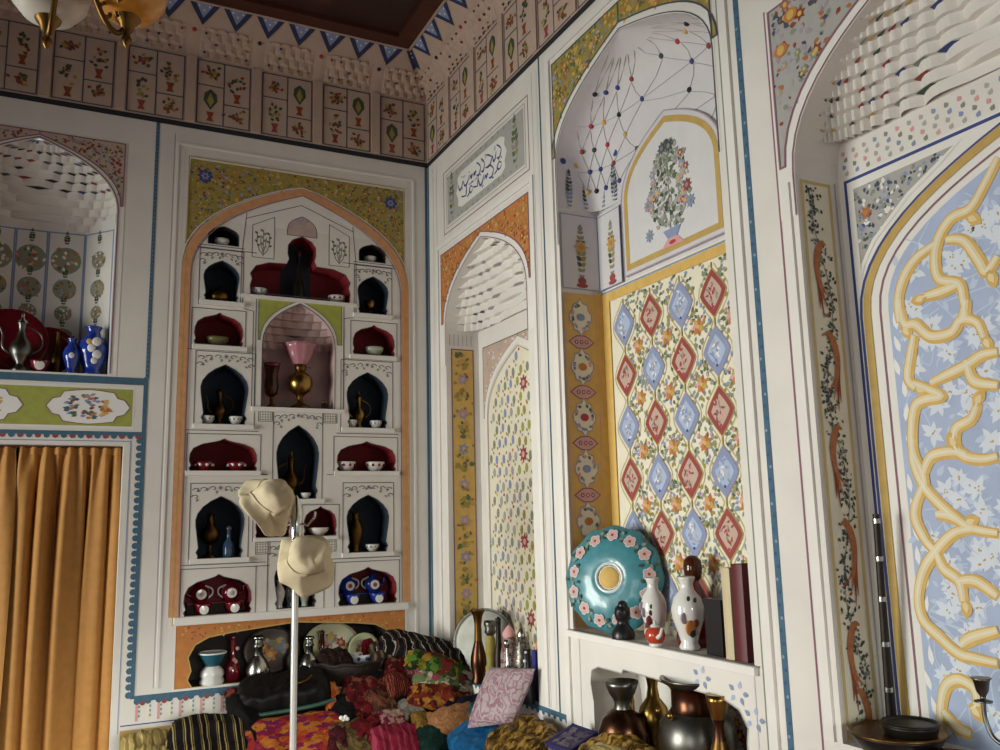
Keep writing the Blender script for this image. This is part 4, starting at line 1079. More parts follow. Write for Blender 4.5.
def ewer(loc, k, m_, label, sg=1, m2=None, cat='ewer', group=None):
    return vessel('ewer', label, cat, loc, [('body', m_, S_(EWB, k)), ('lid', m2 or m_, S_(EWL, k)), ('handle', m_, handle(.034 * k, .06 * k, .165 * k, sg, .03 * k, .0035 * k)), ('spout', m_, spout(.036 * k, .06 * k, .16 * k, -sg, .035 * k, .005 * k))], group)
VASE = [(.026, 0), (.028, .008), (.022, .02), (.030, .05), (.042, .09), (.044, .12), (.036, .15), (.020, .172), (.017, .19), (.022, .205), (.024, .21), (.018, .209)]
def vase(loc, k, kz, m_, label, motif=None, name='vase', group=None, neck=None):
    def body(mb, L):
        mb.m(m_); mb.lathe(S_(VASE, k, kz), L, 24)
        for (a, z, r_, mm) in motif or ():
            mb.m(mm); rr = .043 * k
            mb.ball(L + Vector((rr * math.sin(a), -rr * math.cos(a), z)), r_, 8, .9, .22, 1)
    return vessel(name, label, 'vase', loc, [('body', m_, body), ('rim', m_, [(.0215 * k, .2055 * kz), (.0245 * k, .209 * kz), (.022 * k, .2125 * kz), (.0185 * k, .2095 * kz)])], group)

# ---- bowls and vessels in the display shelf
XN = lambda u: 2 * BX - u
bowl(-1.113, .05, 2.895, .040, .042, PORC, 'small white bowl alone in the top left arched niche of the shelf wall')
bowl(XN(-1.113), .05, 2.895, .037, .040, PORC, 'small white bowl alone in the top right arched niche of the shelf wall')
bowl(-.925, .045, 2.652, .044, .042, PORC, 'white bowl at the left end of the wide red niche under the tower', LBL)
bowl(-.515, .045, 2.652, .046, .042, PORC, 'white patterned bowl at the right end of the wide red niche under the tower', REDP)
vessel('bottle', 'tall dark bottle in the middle of the wide red niche below the tower', 'bottle', (-.714, .07, 2.652), [('body', BLKM, [(.034, 0), (.036, .02), (.03, .09), (.016, .13), (.011, .2), (.011, .24), (.016, .25)]), ('stopper', DBRASS, [(.010, .25), (.014, .262), (.008, .28), (.0005, .29)])])
vessel('casket', 'low lidded brass pot in the blue niche at the upper left of the shelf', 'pot', (-1.118, .06, 2.605), [('body', DBRASS, [(.035, 0), (.055, .012), (.058, .04), (.05, .05)]), ('lid', BLKM, [(.05, .05), (.04, .065), (.012, .075), (.008, .085), (.0005, .09)])])
vessel('goblet', 'small brass footed cup in the blue niche at the upper right of the shelf', 'cup', (-.325, .055, 2.605), [('foot', DBRASS, [(.026, 0), (.024, .006), (.008, .014), (.007, .03)]), ('cup', BRASS, [(.007, .03), (.022, .04), (.03, .06), (.033, .085), (.03, .084)])])
bowl(-1.122, .055, 2.380, .060, .045, OLGL, 'olive glazed bowl alone in the left red niche above the blue arch')
bowl(-.305, .05, 2.380, .055, .048, PORG, 'pale celadon bowl alone in the right red niche below the blue arch')
ewer((-1.095, .085, 1.987), .95, DBRASS, 'dark brass ewer behind two white cups in the left middle blue niche', 1, BLKM)
ewer((-.378, .08, 1.987), .95, BRASS, 'bright brass ewer behind two white cups in the right middle blue niche', 1, BRASS)
for x, t in ((-1.157, 'left'), (-1.022, 'right')):
    bowl(x, .035, 1.987, .034, .042, PORC, 'white floral cup on the %s side before the dark brass ewer' % t, GGRN, 'teacup', 'cup')
for x, t in ((-.434, 'left'), (-.298, 'right')):
    bowl(x, .035, 1.987, .033, .042, PORC, 'white floral cup on the %s side before the bright brass ewer' % t, MAUV, 'teacup', 'cup')
for x, t in ((-1.165, 'left'), (-1.013, 'right')):
    bowl(x, .04, 1.760, .048, .045, PORR, 'dark red and white bowl on the %s of the pair in the left red niche' % t, PORC)
for x, t in ((-.458, 'left'), (-.300, 'right')):
    bowl(x, .045, 1.760, .052, .05, PORC, 'white bowl with red band on the %s of the pair in the right red niche' % t, PORR)
ewer((-.735, .08, 1.622), 1.12, DBRASS, 'tall brass ewer in the central blue niche above the hats', -1, BRASS)
bowl(-.668, .035, 1.622, .026, .03, PORC, 'tiny white cup beside the tall ewer in the central blue niche', None, 'teacup', 'cup')
vessel('goblet', 'dark brass goblet in the lower left blue niche beside a blue bottle', 'goblet', (-1.122, .075, 1.346), [('foot', DBRASS, [(.035, 0), (.033, .008), (.010, .02), (.009, .06)]), ('cup', DBRASS, [(.009, .06), (.03, .075), (.045, .10), (.043, .13), (.02, .155), (.014, .19), (.022, .21), (.02, .209)])])
vessel('bottle', 'blue glass bottle in the lower left blue niche beside a goblet', 'bottle', (-1.038, .05, 1.346), [('body', GLASSB, [(.026, 0), (.028, .01), (.028, .06), (.012, .085), (.010, .12), (.014, .128)]), ('stopper', GLASSC, [(.009, .128), (.014, .14), (.0005, .152)])])
vase((-.395, .075, 1.346), .95, .95, DBRASS, 'bronze bulb vase in the lower right blue niche beside a white bowl')
bowl(-.318, .035, 1.346, .036, .038, PORC, 'white green-flowered bowl in the lower right blue niche', GGRN)
bowl(-.600, .045, 1.436, .055, .04, PORC, 'white lidless bowl in the small red niche right of the pole')
bowl(-.805, .045, 1.436, .050, .055, PORR, 'dark red bowl with white medallions in the small niche behind a hat', PORC)
def teapot(x, y, z, k, m_, label, sg, group):
    L = (x, y, z)
    def medal(mb, V):
        mb.lathe([(.0255 * k, 0), (.0255 * k, .004), (.0005, .006)], V + Vector((0, -.046 * k, .045 * k)), 16, Matrix.Rotation(PI / 2, 3, 'X'), smooth=False)
        mb.m(REDP if m_ is PORB else GREYP); mb.lathe([(.012 * k, .006), (.0005, .008)], V + Vector((0, -.046 * k, .045 * k)), 10, Matrix.Rotation(PI / 2, 3, 'X'))
    return vessel('teapot', label, 'teapot', L, [('body', m_, S_([(.026, 0), (.028, .005), (.042, .022), (.05, .045), (.044, .068), (.026, .082), (.022, .088)], k)), ('lid', m_, S_([(.024, .088), (.02, .096), (.006, .102), (.008, .112), (.0005, .118)], k)), ('medallion', PORC, medal), ('handle', PORC, handle(.044 * k, .02 * k, .085 * k, sg, .016 * k, .005 * k)), ('spout', m_, spout(.044 * k, .03 * k, .09 * k, -sg, .035 * k, .006 * k))], group)
def medcup(x, y, z, m_, label, group):
    def medal(mb, V):
        mb.lathe([(.021, 0), (.021, .003), (.0005, .005)], V + Vector((0, -.036, .024)), 14, Matrix.Rotation(PI / 2, 3, 'X'), smooth=False)
    return vessel('teacup', label, 'cup', (x, y, z), [('body', m_, [(.018, 0), (.02, .006), (.034, .02), (.04, .042), (.042, .05), (.038, .049), (.02, .012), (.0005, .01)]), ('medallion', PORC, medal)], group)
for col, m_, xs in (('red', PORR, (-1.158, -1.018)), ('blue', PORB, (-.432, -.30))):
    for x, t, sg in ((xs[0], 'left', 1), (xs[1], 'right', -1)):
        side = 'lower left' if col == 'red' else 'lower right'
        teapot(x, .088, 1.086 + .05, .92, m_, '%s medallion teapot, %s one of two in the %s shelf niche' % (col, t, side), sg, col + ' teapots')
        medcup(x + .008, .034, 1.086, m_, '%s medallion cup before the %s teapot in the %s shelf niche' % (col, t, side), col + ' cups')
    mb = MB(NDARK); xm = (xs[0] + xs[1]) / 2; mb.box((xm, .106, 1.111), (.26, .055, .05)); mb.m(m_); mb.box((xm, .078, 1.134), (.26, .004, .006))
    solo(mb, 'riser', 'dark wooden riser carrying the %s teapots at the back of the niche' % col, 'riser', (xm, .106, 1.086))
for i, (x, t) in enumerate(((-.79, 'leftmost'), (-.735, 'middle'), (-.665, 'rightmost'))):
    vase((x, .05, 1.092), .62, .62, [PORC, GLASSC, PORG][i], 'little pale vase, %s of three in the niche behind the lower hat' % t)
# ---- oil lamp niche
lx, ly, lz = -.70, .055, 2.078
t = thing('oil_lamp', 'brass oil lamp with a flared pink glass shade in the central arched niche', 'lamp', (lx, ly, lz))
mb = MB(DBRASS); mb.lathe([(.055, 0), (.056, .01), (.04, .022), (.016, .035), (.014, .06), (.022, .075)], (lx, ly, lz)); mb.build('base', t)
mb = MB(BRASS); mb.lathe([(.022, .075), (.05, .095), (.064, .13), (.06, .165), (.035, .19), (.022, .2)], (lx, ly, lz)); mb.build('font', t)
mb = MB(DBRASS); mb.lathe([(.022, .2), (.03, .21), (.03, .235), (.024, .24)], (lx, ly, lz)); mb.box((lx + .036, ly - .01, lz + .22), (.03, .004, .004)); mb.build('burner', t)
mb = MB(GLASSP); mb.lathe([(.034, .235), (.045, .25), (.06, .285), (.074, .325), (.088, .345), (.085, .345), (.07, .322), (.055, .285), (.04, .252), (.03, .24)], (lx, ly, lz), 36, None, 9, .06); mb.build('lamp_shade', t)
t = vessel('candle_lamp', 'dark rose glass lustre vase left of the brass oil lamp', 'vase', (-.845, .06, 2.078), [('base', DBRASS, [(.035, 0), (.03, .01), (.01, .025), (.009, .06)]), ('bowl', AMBERD, [(.009, .06), (.03, .075), (.036, .12), (.03, .17), (.04, .22), (.038, .22)]), ('rim', PORR, [(.04, .22), (.045, .235), (.042, .234)])])
vessel('bottle', 'small dark bottle at the right foot of the oil lamp', 'bottle', (-.575, .04, 2.078), [('body', BLKM, [(.016, 0), (.017, .03), (.008, .04)]), ('stopper', BRASS, [(.008, .04), (.009, .052), (.0005, .056)])])

# ---- left arched niche above the door
t = thing('dish', 'large dark red dish standing at the back of the left arched niche', 'dish', (-2.03, .12, 2.208))
mb = MB(PORR); R_ = Matrix.Rotation(math.radians(75), 3, 'X'); c = Vector((-2.03, .13, 2.35))
pr = [(.05, 0), (.06, .0), (.12, .012), (.165, .03), (.162, .034), (.115, .018), (.0005, .008)]
mb.lathe(pr, c, 36, R_); mb.build('plate', t)
mb = MB(BLKM); mb.tube([(-2.10, .03, 2.21), (-2.10, .15, 2.21), (-2.07, .17, 2.30)], .005, 6); mb.tube([(-1.96, .03, 2.21), (-1.96, .15, 2.21), (-1.99, .17, 2.30)], .005, 6); mb.build('stand', t)
t = thing('dish', 'second dark red dish half hidden behind the silver ewer', 'dish', (-1.865, .16, 2.208))
mb = MB(PORR); mb.lathe(S_(pr, .74), Vector((-1.87, .165, 2.325)), 32, R_); mb.build('plate', t)
mb = MB(BLKM); mb.tube([(-1.90, .08, 2.21), (-1.90, .19, 2.21), (-1.89, .2, 2.28)], .004, 6); mb.tube([(-1.84, .08, 2.21), (-1.84, .19, 2.21), (-1.85, .2, 2.28)], .004, 6); mb.build('stand', t)
ewer((-1.975, .045, 2.208), 1.25, PEWT, 'old silver ewer standing before the dark red dishes', 1, SILV)
vessel('ewer', 'slim dark brass ewer between the red dish and the blue vases', 'ewer', (-1.828, .085, 2.208), [('body', DBRASS, [(.026, 0), (.02, .012), (.03, .06), (.026, .09), (.010, .13), (.009, .19), (.014, .20)]), ('handle', DBRASS, handle(.026, .05, .18, 1, .026, .0035))])
medcup(-1.895, .03, 2.208, PORR, 'pink and white cup at the foot of the silver ewer', None)
vase((-1.768, .04, 2.208), .85, .78, PORB, 'small deep blue vase left of the white-flowered blue vase', [(0, .08, .014, PORC)])
vase((-1.680, .07, 2.208), 1.62, 1.10, PORB, 'large deep blue vase with white flower spray above the door frieze', [(0.2, .15, .022, PORC), (-.1, .12, .02, WPAINT), (.25, .09, .022, PORC), (.1, .06, .016, PORC), (-.25, .15, .014, GOLD)])
vessel('cup', 'dark metal cup left of the silver ewer in the arched niche', 'cup', (-2.085, .035, 2.208), [('body', BLKM, [(.02, 0), (.03, .02), (.036, .06), (.034, .06), (.0005, .01)])])

# ---- low orange niche
z = .766
t = thing('jar', 'white jar under a teal flared bowl at the left of the low orange niche', 'jar', (-1.10, .04, z))
mb = MB(PORC); mb.lathe([(.052, 0), (.056, .012), (.048, .03), (.054, .04), (.05, .06), (.038, .075), (.03, .082)], t.location, 22, None, 8, .04); mb.build('foot', t)
mb = MB(mat('teal_glaze', '2E5F70', .3, var=.15, coat=.3)); mb.lathe([(.03, .082), (.04, .1), (.06, .135), (.064, .142), (.05, .14), (.02, .10)], t.location, 24); mb.build('bowl', t)
mb = MB(PORC); mb.lathe([(.0645, .138), (.067, .143), (.062, .146), (.0605, .14)], t.location, 24); mb.build('rim', t)
HK = [(.04, 0), (.05, .01), (.052, .04), (.036, .08), (.02, .10), (.018, .13), (.026, .138), (.018, .146), (.018, .165), (.028, .172), (.02, .18), (.0005, .182)]
for x, k, lab in ((-.888, 1.12, 'larger silver water-pipe base left of the pole'), (-.640, 1.0, 'smaller silver water-pipe base right of the pole')):
    vessel('water_pipe', lab, 'water pipe', (x, .04, z), [('vase', SILV, S_(HK[:5], k)), ('neck', PEWT, S_(HK[4:9], k)), ('collar', SILV, S_(HK[8:], k))])
for x, k, lab in ((-1.0, .95, 'dark red beaded bottle between the jar and the silver water pipe'), (-.565, .9, 'dark brown bottle right of the smaller silver water pipe'), (-.715, 1.1, 'tall black bottle just right of the pole in the low niche')):
    m_ = PORR if x < -.9 else (BLKM if x < -.6 else AMBERD)
    t = vessel('bottle', lab, 'bottle', (x, .08, z), [('body', m_, S_([(.03, 0), (.036, .02), (.034, .07), (.016, .10), (.012, .16), (.014, .2)], k)), ('stopper', m_, S_([(.011, .2), (.016, .212), (.0005, .225)], k))])
    if x < -.9:
        for i, a in enumerate((-.4, .3, 0, .5)):
            mb = MB(PINK); mb.ball(Vector((x, .08, z)) + Vector((.034 * math.sin(a), -.034 * math.cos(a), .06 + .03 * i - .02 * (i == 2))), .010, 6); mb.build('bead', t)
# painted trays leaning on the back of the low niche
def tray(loc, rx, rz, tilt, m_, fl, label, sd):
    t = thing('tray', label, 'tray', (loc[0], loc[1], z)); mb = MB(m_); R2 = Matrix.Rotation(math.radians(90 - tilt), 3, 'X'); c = Vector(loc)
    rows = [[c + R2 @ Vector((rx * k * math.cos(2 * PI * i / 28), rz * k * math.sin(2 * PI * i / 28), h)) for i in range(28)] for k, h in ((0.01, 0), (.8, 0), (.86, .004), (1, .014), (1.0, .018), (.85, .009), (.01, .005))]
    mb.grid(rows, True); mb.build('plate', t)
    mb = MB(fl[0]); pl = Pl(c + R2 @ Vector((0, 0, .0065)), R2 @ Vector((1, 0, 0)), R2 @ Vector((0, 1, 0))); q = Pt(pl, mb); r = random.Random(sd)
    for i in range(46):
        a = r.uniform(0, 6.3); k = .8 * math.sqrt(r.random()); u, v = rx * k * math.cos(a), rz * k * math.sin(a)
        if i % 3 == 0: q.flower(u, v, r.uniform(.022, .042), fl[r.randrange(len(fl))], GOLD, 1, 6, a)
        else: q.leaf(u, v, .028, a, [GRN, GGRN, OLIV][i % 3], 1)
    mb.build('painted_flowers', t)
tray((-.50, .155, z + .115), .145, .112, 12, mat('tray_cream', 'D8D2A8', .4, var=.05), [REDP, LBL, CRIM, MAUV], 'large cream oval tray painted with flowers leaning in the low niche', 3)
tray((-.80, .165, z + .112), .14, .11, 12, mat('tray_dark', '4A3A34', .4, var=.1), [ORAN, LBL, REDP, GGRN], 'dark painted tray leaning behind the water pipes', 5)
tray((-.345, .09, z + .085), .085, .082, 16, mat('tray_pale', 'D5D8AE', .35, var=.05), [GGRN, REDP, OLIV], 'small pale green painted plate at the right of the low niche', 8)

# ---- textiles and other goods heaped along the foot of the walls
CTRL = [(-1.4, -.05, .46), (-1.4, -.4, .44), (-1.15, -.1, .50), (-1.15, -.45, .46), (-1.0, -.3, .60), (-.85, -.12, .66), (-.85, -.35, .62), (-.5, -.1, .70), (-.5, -.3, .64), (-.25, -.2, .74), (-.06, -.3, .78), (-.3, -.45, .56), (-.85, -.58, .44), (-.5, -.58, .44), (-.2, -.62, .52), (-.06, -.6, .66), (-.1, -.85, .54), (-.1, -1.1, .56), (-.1, -1.35, .60), (-.1, -1.6, .62), (-.08, -1.85, .64), (-.08, -2.2, .62), (-.34, -1.2, .42), (-.34, -1.7, .46), (-.34, -2.2, .46)]
def H(x, y):
    a = b = 0
    for u, v, h in CTRL:
        w = 1 / ((x - u) ** 2 + (y - v) ** 2 + .004) ** 1.6; a += w * h; b += w
    return a / b
def mound(name, label, x0, x1, y0, y1, m_, edge):
    mb = MB(m_); nx, ny = max(6, int((x1 - x0) / .04)), max(6, int((y1 - y0) / .04)); rows = []
    for i in range(nx + 1):
        x = x0 + (x1 - x0) * i / nx; row = []
        for j_ in range(ny + 1):
            y = y0 + (y1 - y0) * j_ / ny; row.append((x, y, H(x, y) - .045 + .012 * noise.noise(Vector((x * 14, y * 14, 1)))))
        rows.append(row)
    mb.grid(rows)
    per = [r_[0] for r_ in rows] + rows[-1][1:] + [r_[-1] for r_ in rows[::-1]][1:] + rows[0][::-1][1:]
    lo = [(p[0] + .006 * math.sin(k * 1.3), p[1] + .006 * math.cos(k * 1.1), .002) for k, p in enumerate(per)]
    mb.grid([per, lo]); return solo(mb, name, label, 'blanket', ((x0 + x1) / 2, (y0 + y1) / 2, 0.0))
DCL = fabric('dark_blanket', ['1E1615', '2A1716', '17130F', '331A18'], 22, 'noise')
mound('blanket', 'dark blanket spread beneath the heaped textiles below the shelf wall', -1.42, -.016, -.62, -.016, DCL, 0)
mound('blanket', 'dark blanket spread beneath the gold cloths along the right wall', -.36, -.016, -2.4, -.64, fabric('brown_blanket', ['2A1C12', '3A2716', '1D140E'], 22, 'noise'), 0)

def puff(name, label, cat, loc, sz, rot, m_, sd=1, fold=.25, wr=1.0, group=None, build=True, pw=4):
    """a folded cloth or cushion: soft-edged slab with creases"""
    w, d, h = sz; n1, n2 = 36, 26; E_ = Euler([math.radians(a) for a in rot]).to_matrix(); L = Vector(loc); top = []; bot = []
    r = random.Random(sd); ph = r.uniform(0, 6); ang = r.uniform(-.6, .6); fq = r.uniform(14, 24) * wr
    for i in range(n1 + 1):
        a = -1 + 2 * i / n1; rt = []; rb = []
        for j_ in range(n2 + 1):
            b = -1 + 2 * j_ / n2; k = max(0, (1 - abs(a) ** pw) * (1 - abs(b) ** pw)) ** .45
            rx = a * w / 2 * (1 - .07 * b * b) ; ry = b * d / 2 * (1 - .07 * a * a)
            s_ = math.sin((rx * math.cos(ang) + ry * math.sin(ang)) * fq * 3 + ph + 3 * noise.noise(Vector((rx * 7, ry * 7, sd))))
            nv = Vector((rx * 11 + sd, ry * 11, sd * 3.1)); rg = 1 - 2 * abs(noise.noise(nv + Vector((noise.noise(nv * .7) * 1.5, 0, 0))))
            f_ = fold * (.35 * abs(s_) + .9 * rg + .5 * noise.noise(nv * 2.3))
            edge = .012 * noise.noise(Vector((a * 3, b * 3, sd)))
            rt.append(L + E_ @ Vector((rx + edge, ry + edge, h * .5 * k * (1 + f_)))); rb.append(L + E_ @ Vector((rx + edge, ry + edge, -h * .5 * k)))
        top.append(rt); bot.append(rb)
    mb = MB(m_); mb.grid(top); mb.grid([r_[::-1] for r_ in bot])
    if not build: return mb
    return solo(mb, name, label, cat, loc, group)
def F(name, cols, *a, **k): return fabric(name, [deepen(c, .86) for c in cols], *a, **k)
IKAT = F('ikat_orange_magenta', ['A8441F', '7E1A3E', 'B06E28', '6A1A48', '9A2A22', 'B45E24'], 34, 'voronoi', stretch=(1, 2.2, 1))
STRIPE = F('black_gold_stripe', ['0C090B', '0C090B', '6F5E36', '0C090B', 'A2905A', '0C090B'], 3.4, 'wave', stretch=(1.4, .3, 1), distort=1.2)
REDEMB = F('red_embroidery', ['560C12', '70161A', '3A0C0E', '7A4630', '60101A'], 52.0, 'voronoi')
REDGLD = F('red_gold_brocade', ['7A2A18', '9A5A22', '4A1A12', 'B07A30', '6A1A16'], 48.0, 'voronoi')
GRNYEL = F('green_yellow_floral', ['2E5222', '5A7A2A', 'A07C26', '243C1C', '6A221C'], 32.0, 'voronoi')
PWG = F('pink_white_green_print', ['B9A594', '6E8052', 'A0525A', 'C9BBA6', '50663C'], 34.0, 'voronoi')
SHAWL = F('black_white_shawl', ['0C0908', '120D0B', 'A89C92', '0C0908', '4A3A32', '0C0908'], 8.5, 'wave', stretch=(.5, 1.6, 1), distort=3.0)
PILL = F('rose_white_brocade', ['C2AEB2', 'A67A8A', 'CBBDBE', '9C6C7E', 'C4B2B4'], 15, 'noise', rough=.5, soft=True)
ORTAN = F('tan_pouch', ['B07A50', 'A06A44', 'B8865E'], 40, 'noise')
BLUES = F('blue_silk', ['1A6298', '165688', '2070A4'], 16, 'noise', rough=.4, soft=True)
GBROC = F('gold_brocade', ['6A4A1C', '8A6A2E', '4A3212', 'A6823E', '3A2810'], 40.0, 'voronoi', rough=.45, stretch=(1, 2.5, 1), rot=.6)
PBOX = F('purple_grey_embroidery', ['6E6470', '5A4E66', '857A80', '3A3060', '746A74'], 52.0, 'voronoi')
OLIVC = F('olive_cloth', ['6A5630', '54442A', '7A6538', '4A3620'], 18, 'noise')
PINKR = F('crimson_pink_cloth', ['7E142C', '96243E', '5E0E20', 'A03A50'], 9, 'wave', distort=4)
DGRC = F('dark_green_cloth', ['12302A', '0E2822', '1A3A32'], 20, 'noise')
BRNC = F('brown_print', ['4A2A1C', '6A3A28', '38201A', '7A5238'], 40.0, 'voronoi')
NAVY = F('navy_cloth', ['0E1224', '161C38', '0A0C18'], 20, 'noise')
GCLOTH = F('gold_silk', ['B09A5E', 'C2AE74', '8E7A44'], 9, 'wave', rough=.4, distort=5)
BVEL = F('black_velvet', ['0B090B', '120E10', '0E0B0C'], 20, 'noise')
GREYC = F('grey_purse', ['8E877C', '7C766C', '9A9488'], 40, 'noise')
ORCL = F('orange_strip', ['C8602A', 'B04E26', 'D07836'], 28.0, 'voronoi')
DBAG = mat('dark_leather', '0E0B0A', .5, var=.3, scale=30, bump=.3, spec=.15)
# below the door-side wall
puff('cloth', 'cream and gold crumpled cloth at the left end below the ledge', 'cloth', (-1.40, -.33, .575), (.20, .22, .09), (30, 0, 8), GCLOTH, 3, .5)
puff('cushion', 'black velvet cushion with gold ribbed bands, at the left end of the heap', 'cushion', (-1.16, -.40, .585), (.36, .30, .15), (34, 4, -8), STRIPE, 4, .2)
puff('cloth', 'plain black velvet cloth right of the gold-banded cushion', 'cloth', (-.995, -.37, .645), (.14, .34, .09), (38, 12, 24), BVEL, 5, .2)
puff('cloth', 'dark red patterned cloth wedged left of the black bag', 'cloth', (-1.02, -.22, .71), (.12, .16, .07), (30, 20, 10), REDEMB, 6, .4)
t = thing('handbag', 'dark leather bag with a green lower edge lying on the orange cloth', 'bag', (-.83, -.27, .66))
mb = puff('body', '', '', (-.83, -.27, .735), (.42, .22, .15), (24, -4, -4), DBAG, 7, .18, build=False, pw=6); mb.build('body', t)
mb = MB(mat('green_trim', '2A4A40', .5)); E_ = Euler((math.radians(24), math.radians(-4), math.radians(-4))).to_matrix()
mb.tube([Vector((-.83, -.27, .735)) + E_ @ Vector(p) for p in spline([(-.205, -.10, .006), (-.1, -.118, .006), (.1, -.118, .006), (.205, -.10, .006)], 6)], .010, 8); mb.build('trim', t)
mb = MB(DBRASS); mb.tube([Vector((-.83, -.27, .735)) + E_ @ Vector(p) for p in spline([(.03, -.04, .088), (.05, -.06, .095), (.09, -.05, .095), (.12, -.01, .09)], 6)], .006, 6); mb.build('clasp', t)
puff('cloth', 'orange and magenta ikat cloth hanging below the dark bag', 'cloth', (-.84, -.49, .588), (.46, .26, .075), (40, -2, -3), IKAT, 8, .18)
puff('cloth', 'narrow orange cloth hanging right of the dark bag', 'cloth', (-.63, -.33, .715), (.09, .17, .05), (42, 0, 14), ORCL, 9, .3)
puff('cloth', 'black cloth under the narrow orange strip', 'cloth', (-.60, -.40, .665), (.12, .18, .05), (40, 0, -20), BVEL, 10, .3)
mb = MB(WPAINT)
for i in range(7): mb.ball((-.615 + .018 * math.cos(i * 1.1) * (i > 0), -.475, .64 + .016 * math.sin(i * 1.1) * (i > 0)), .010, 6, 1, .5, 1)
solo(mb, 'brooch', 'white flower brooch pinned on the black cloth', 'brooch', (-.615, -.475, .64))
puff('cloth', 'olive gold cloth low in the heap right of the pole', 'cloth', (-.60, -.53, .555), (.22, .20, .08), (45, 0, 12), OLIVC, 11, .4)
puff('cloth', 'red and black embroidered cloth below the woven basket', 'cloth', (-.47, -.35, .70), (.24, .22, .08), (42, 8, -12), REDEMB, 12, .4)
puff('cloth', 'brown printed cloth left of the grey purse', 'cloth', (-.40, -.42, .655), (.16, .24, .07), (42, 0, 18), BRNC, 13, .4)
puff('cloth', 'bright red embroidered cloth in the middle of the heap', 'cloth', (-.265, -.31, .765), (.22, .20, .09), (40, 0, -14), REDEMB, 14, .4)
t = thing('purse', 'grey purse with a black flap beside the red embroidered cloth', 'purse', (-.295, -.45, .60))
mb = puff('body', '', '', (-.295, -.45, .645), (.13, .11, .06), (46, 0, -8), GREYC, 15, .04, build=False, pw=8); mb.build('body', t)
mb = puff('flap', '', '', (-.297, -.428, .688), (.14, .05, .03), (46, 0, -8), BVEL, 16, .1, build=False); mb.build('flap', t)
puff('cloth', 'crimson and pink cloth at the foot of the heap', 'cloth', (-.40, -.58, .535), (.26, .18, .09), (46, 4, 8), PINKR, 17, .35)
puff('cloth', 'dark red cloth between the crimson cloth and the brown print', 'cloth', (-.50, -.50, .60), (.22, .10, .06), (44, -4, 16), F('dark_red_cloth', ['5A0E14', '74161C', '3A0A0E'], 14, 'noise'), 27, .4)
puff('cloth', 'dark green cloth at the foot of the heap beside the crimson one', 'cloth', (-.22, -.62, .535), (.22, .16, .08), (44, 0, -6), DGRC, 18, .3)
puff('shawl', 'black and white striped shawl draped over the top of the heap', 'shawl', (-.165, -.275, .875), (.46, .17, .08), (30, 12, -42), SHAWL, 19, .35)
puff('cloth', 'green and yellow floral cloth under the striped shawl', 'cloth', (-.155, -.40, .825), (.28, .10, .07), (44, 14, -22), GRNYEL, 20, .3)
puff('cloth', 'red and pink striped edging cloth under the green floral cloth', 'cloth', (-.14, -.41, .775), (.30, .07, .05), (46, 14, -22), F('rose_stripe', ['7A2A32', 'A8747A', '5A1A22', '98545A'], 8, 'wave'), 28, .3)
puff('cloth', 'white, pink and green print cloth right of the red embroidered cloth', 'cloth', (-.13, -.44, .735), (.30, .10, .07), (46, 14, -20), PWG, 21, .3)
puff('cloth', 'red and gold brocade cloth above the tan pouch', 'cloth', (-.16, -.475, .685), (.30, .12, .08), (46, 10, -18), REDGLD, 22, .4)
puff('cloth', 'navy cloth tucked behind the tan pouch', 'cloth', (-.08, -.57, .635), (.26, .12, .08), (40, -14, -24), NAVY, 23, .3)
puff('pouch', 'tan patterned pouch left of the bright blue silk', 'pouch', (-.165, -.61, .605), (.24, .15, .07), (48, -12, -20), ORTAN, 24, .12, pw=3)
puff('cloth', 'bright blue silk cloth under the rose cushion', 'cloth', (-.17, -.93, .585), (.24, .34, .10), (8, -24, -12), BLUES, 25, .2)
# rose cushion leaning up on the blue silk
def quad_cushion(name, label, cat, P, th, m_):
    """P: four corners (world), th: thickness"""
    P = [Vector(p) for p in P]; n = (P[1] - P[0]).cross(P[3] - P[0]).normalized(); c = sum(P, Vector()) / 4; top = []; bot = []; N = 18
    for i in range(N + 1):
        a = i / N; rt = []; rb = []
        for j_ in range(N + 1):
            b = j_ / N; p = P[0].lerp(P[1], a).lerp(P[3].lerp(P[2], a), b); k = ((1 - abs(2 * a - 1) ** 5) * (1 - abs(2 * b - 1) ** 5)) ** .5 if 0 < a < 1 and 0 < b < 1 else 0
            rt.append(p + n * th / 2 * k * (1 + .12 * noise.noise(p * 14))); rb.append(p - n * th / 2 * k)
        top.append(rt); bot.append(rb)
    mb = MB(m_); mb.grid(top); mb.grid([r_[::-1] for r_ in bot]); return solo(mb, name, label, cat, c)
quad_cushion('cushion', 'rose and white brocade cushion leaning before the arched recess', 'cushion', [(-.215, -.915, .645), (-.125, -1.145, .70), (-.03, -1.175, .90), (-.10, -.90, .875)], .075, PILL)
puff('cloth', 'gold and brown brocade cloth below the white ledge', 'cloth', (-.165, -1.33, .650), (.25, .36, .10), (6, -22, -8), GBROC, 30, .5)
puff('cloth', 'folded gold brocade cloth between the purple box and the pots', 'cloth', (-.12, -1.86, .715), (.22, .26, .08), (4, -18, 6), F('gold_brocade_bright', ['9A7430', 'B89448', '5A3E16', 'C6A75C', '7A5A22'], 36.0, 'voronoi', rough=.4, stretch=(1, 2.5, 1), rot=.5), 31, .5)
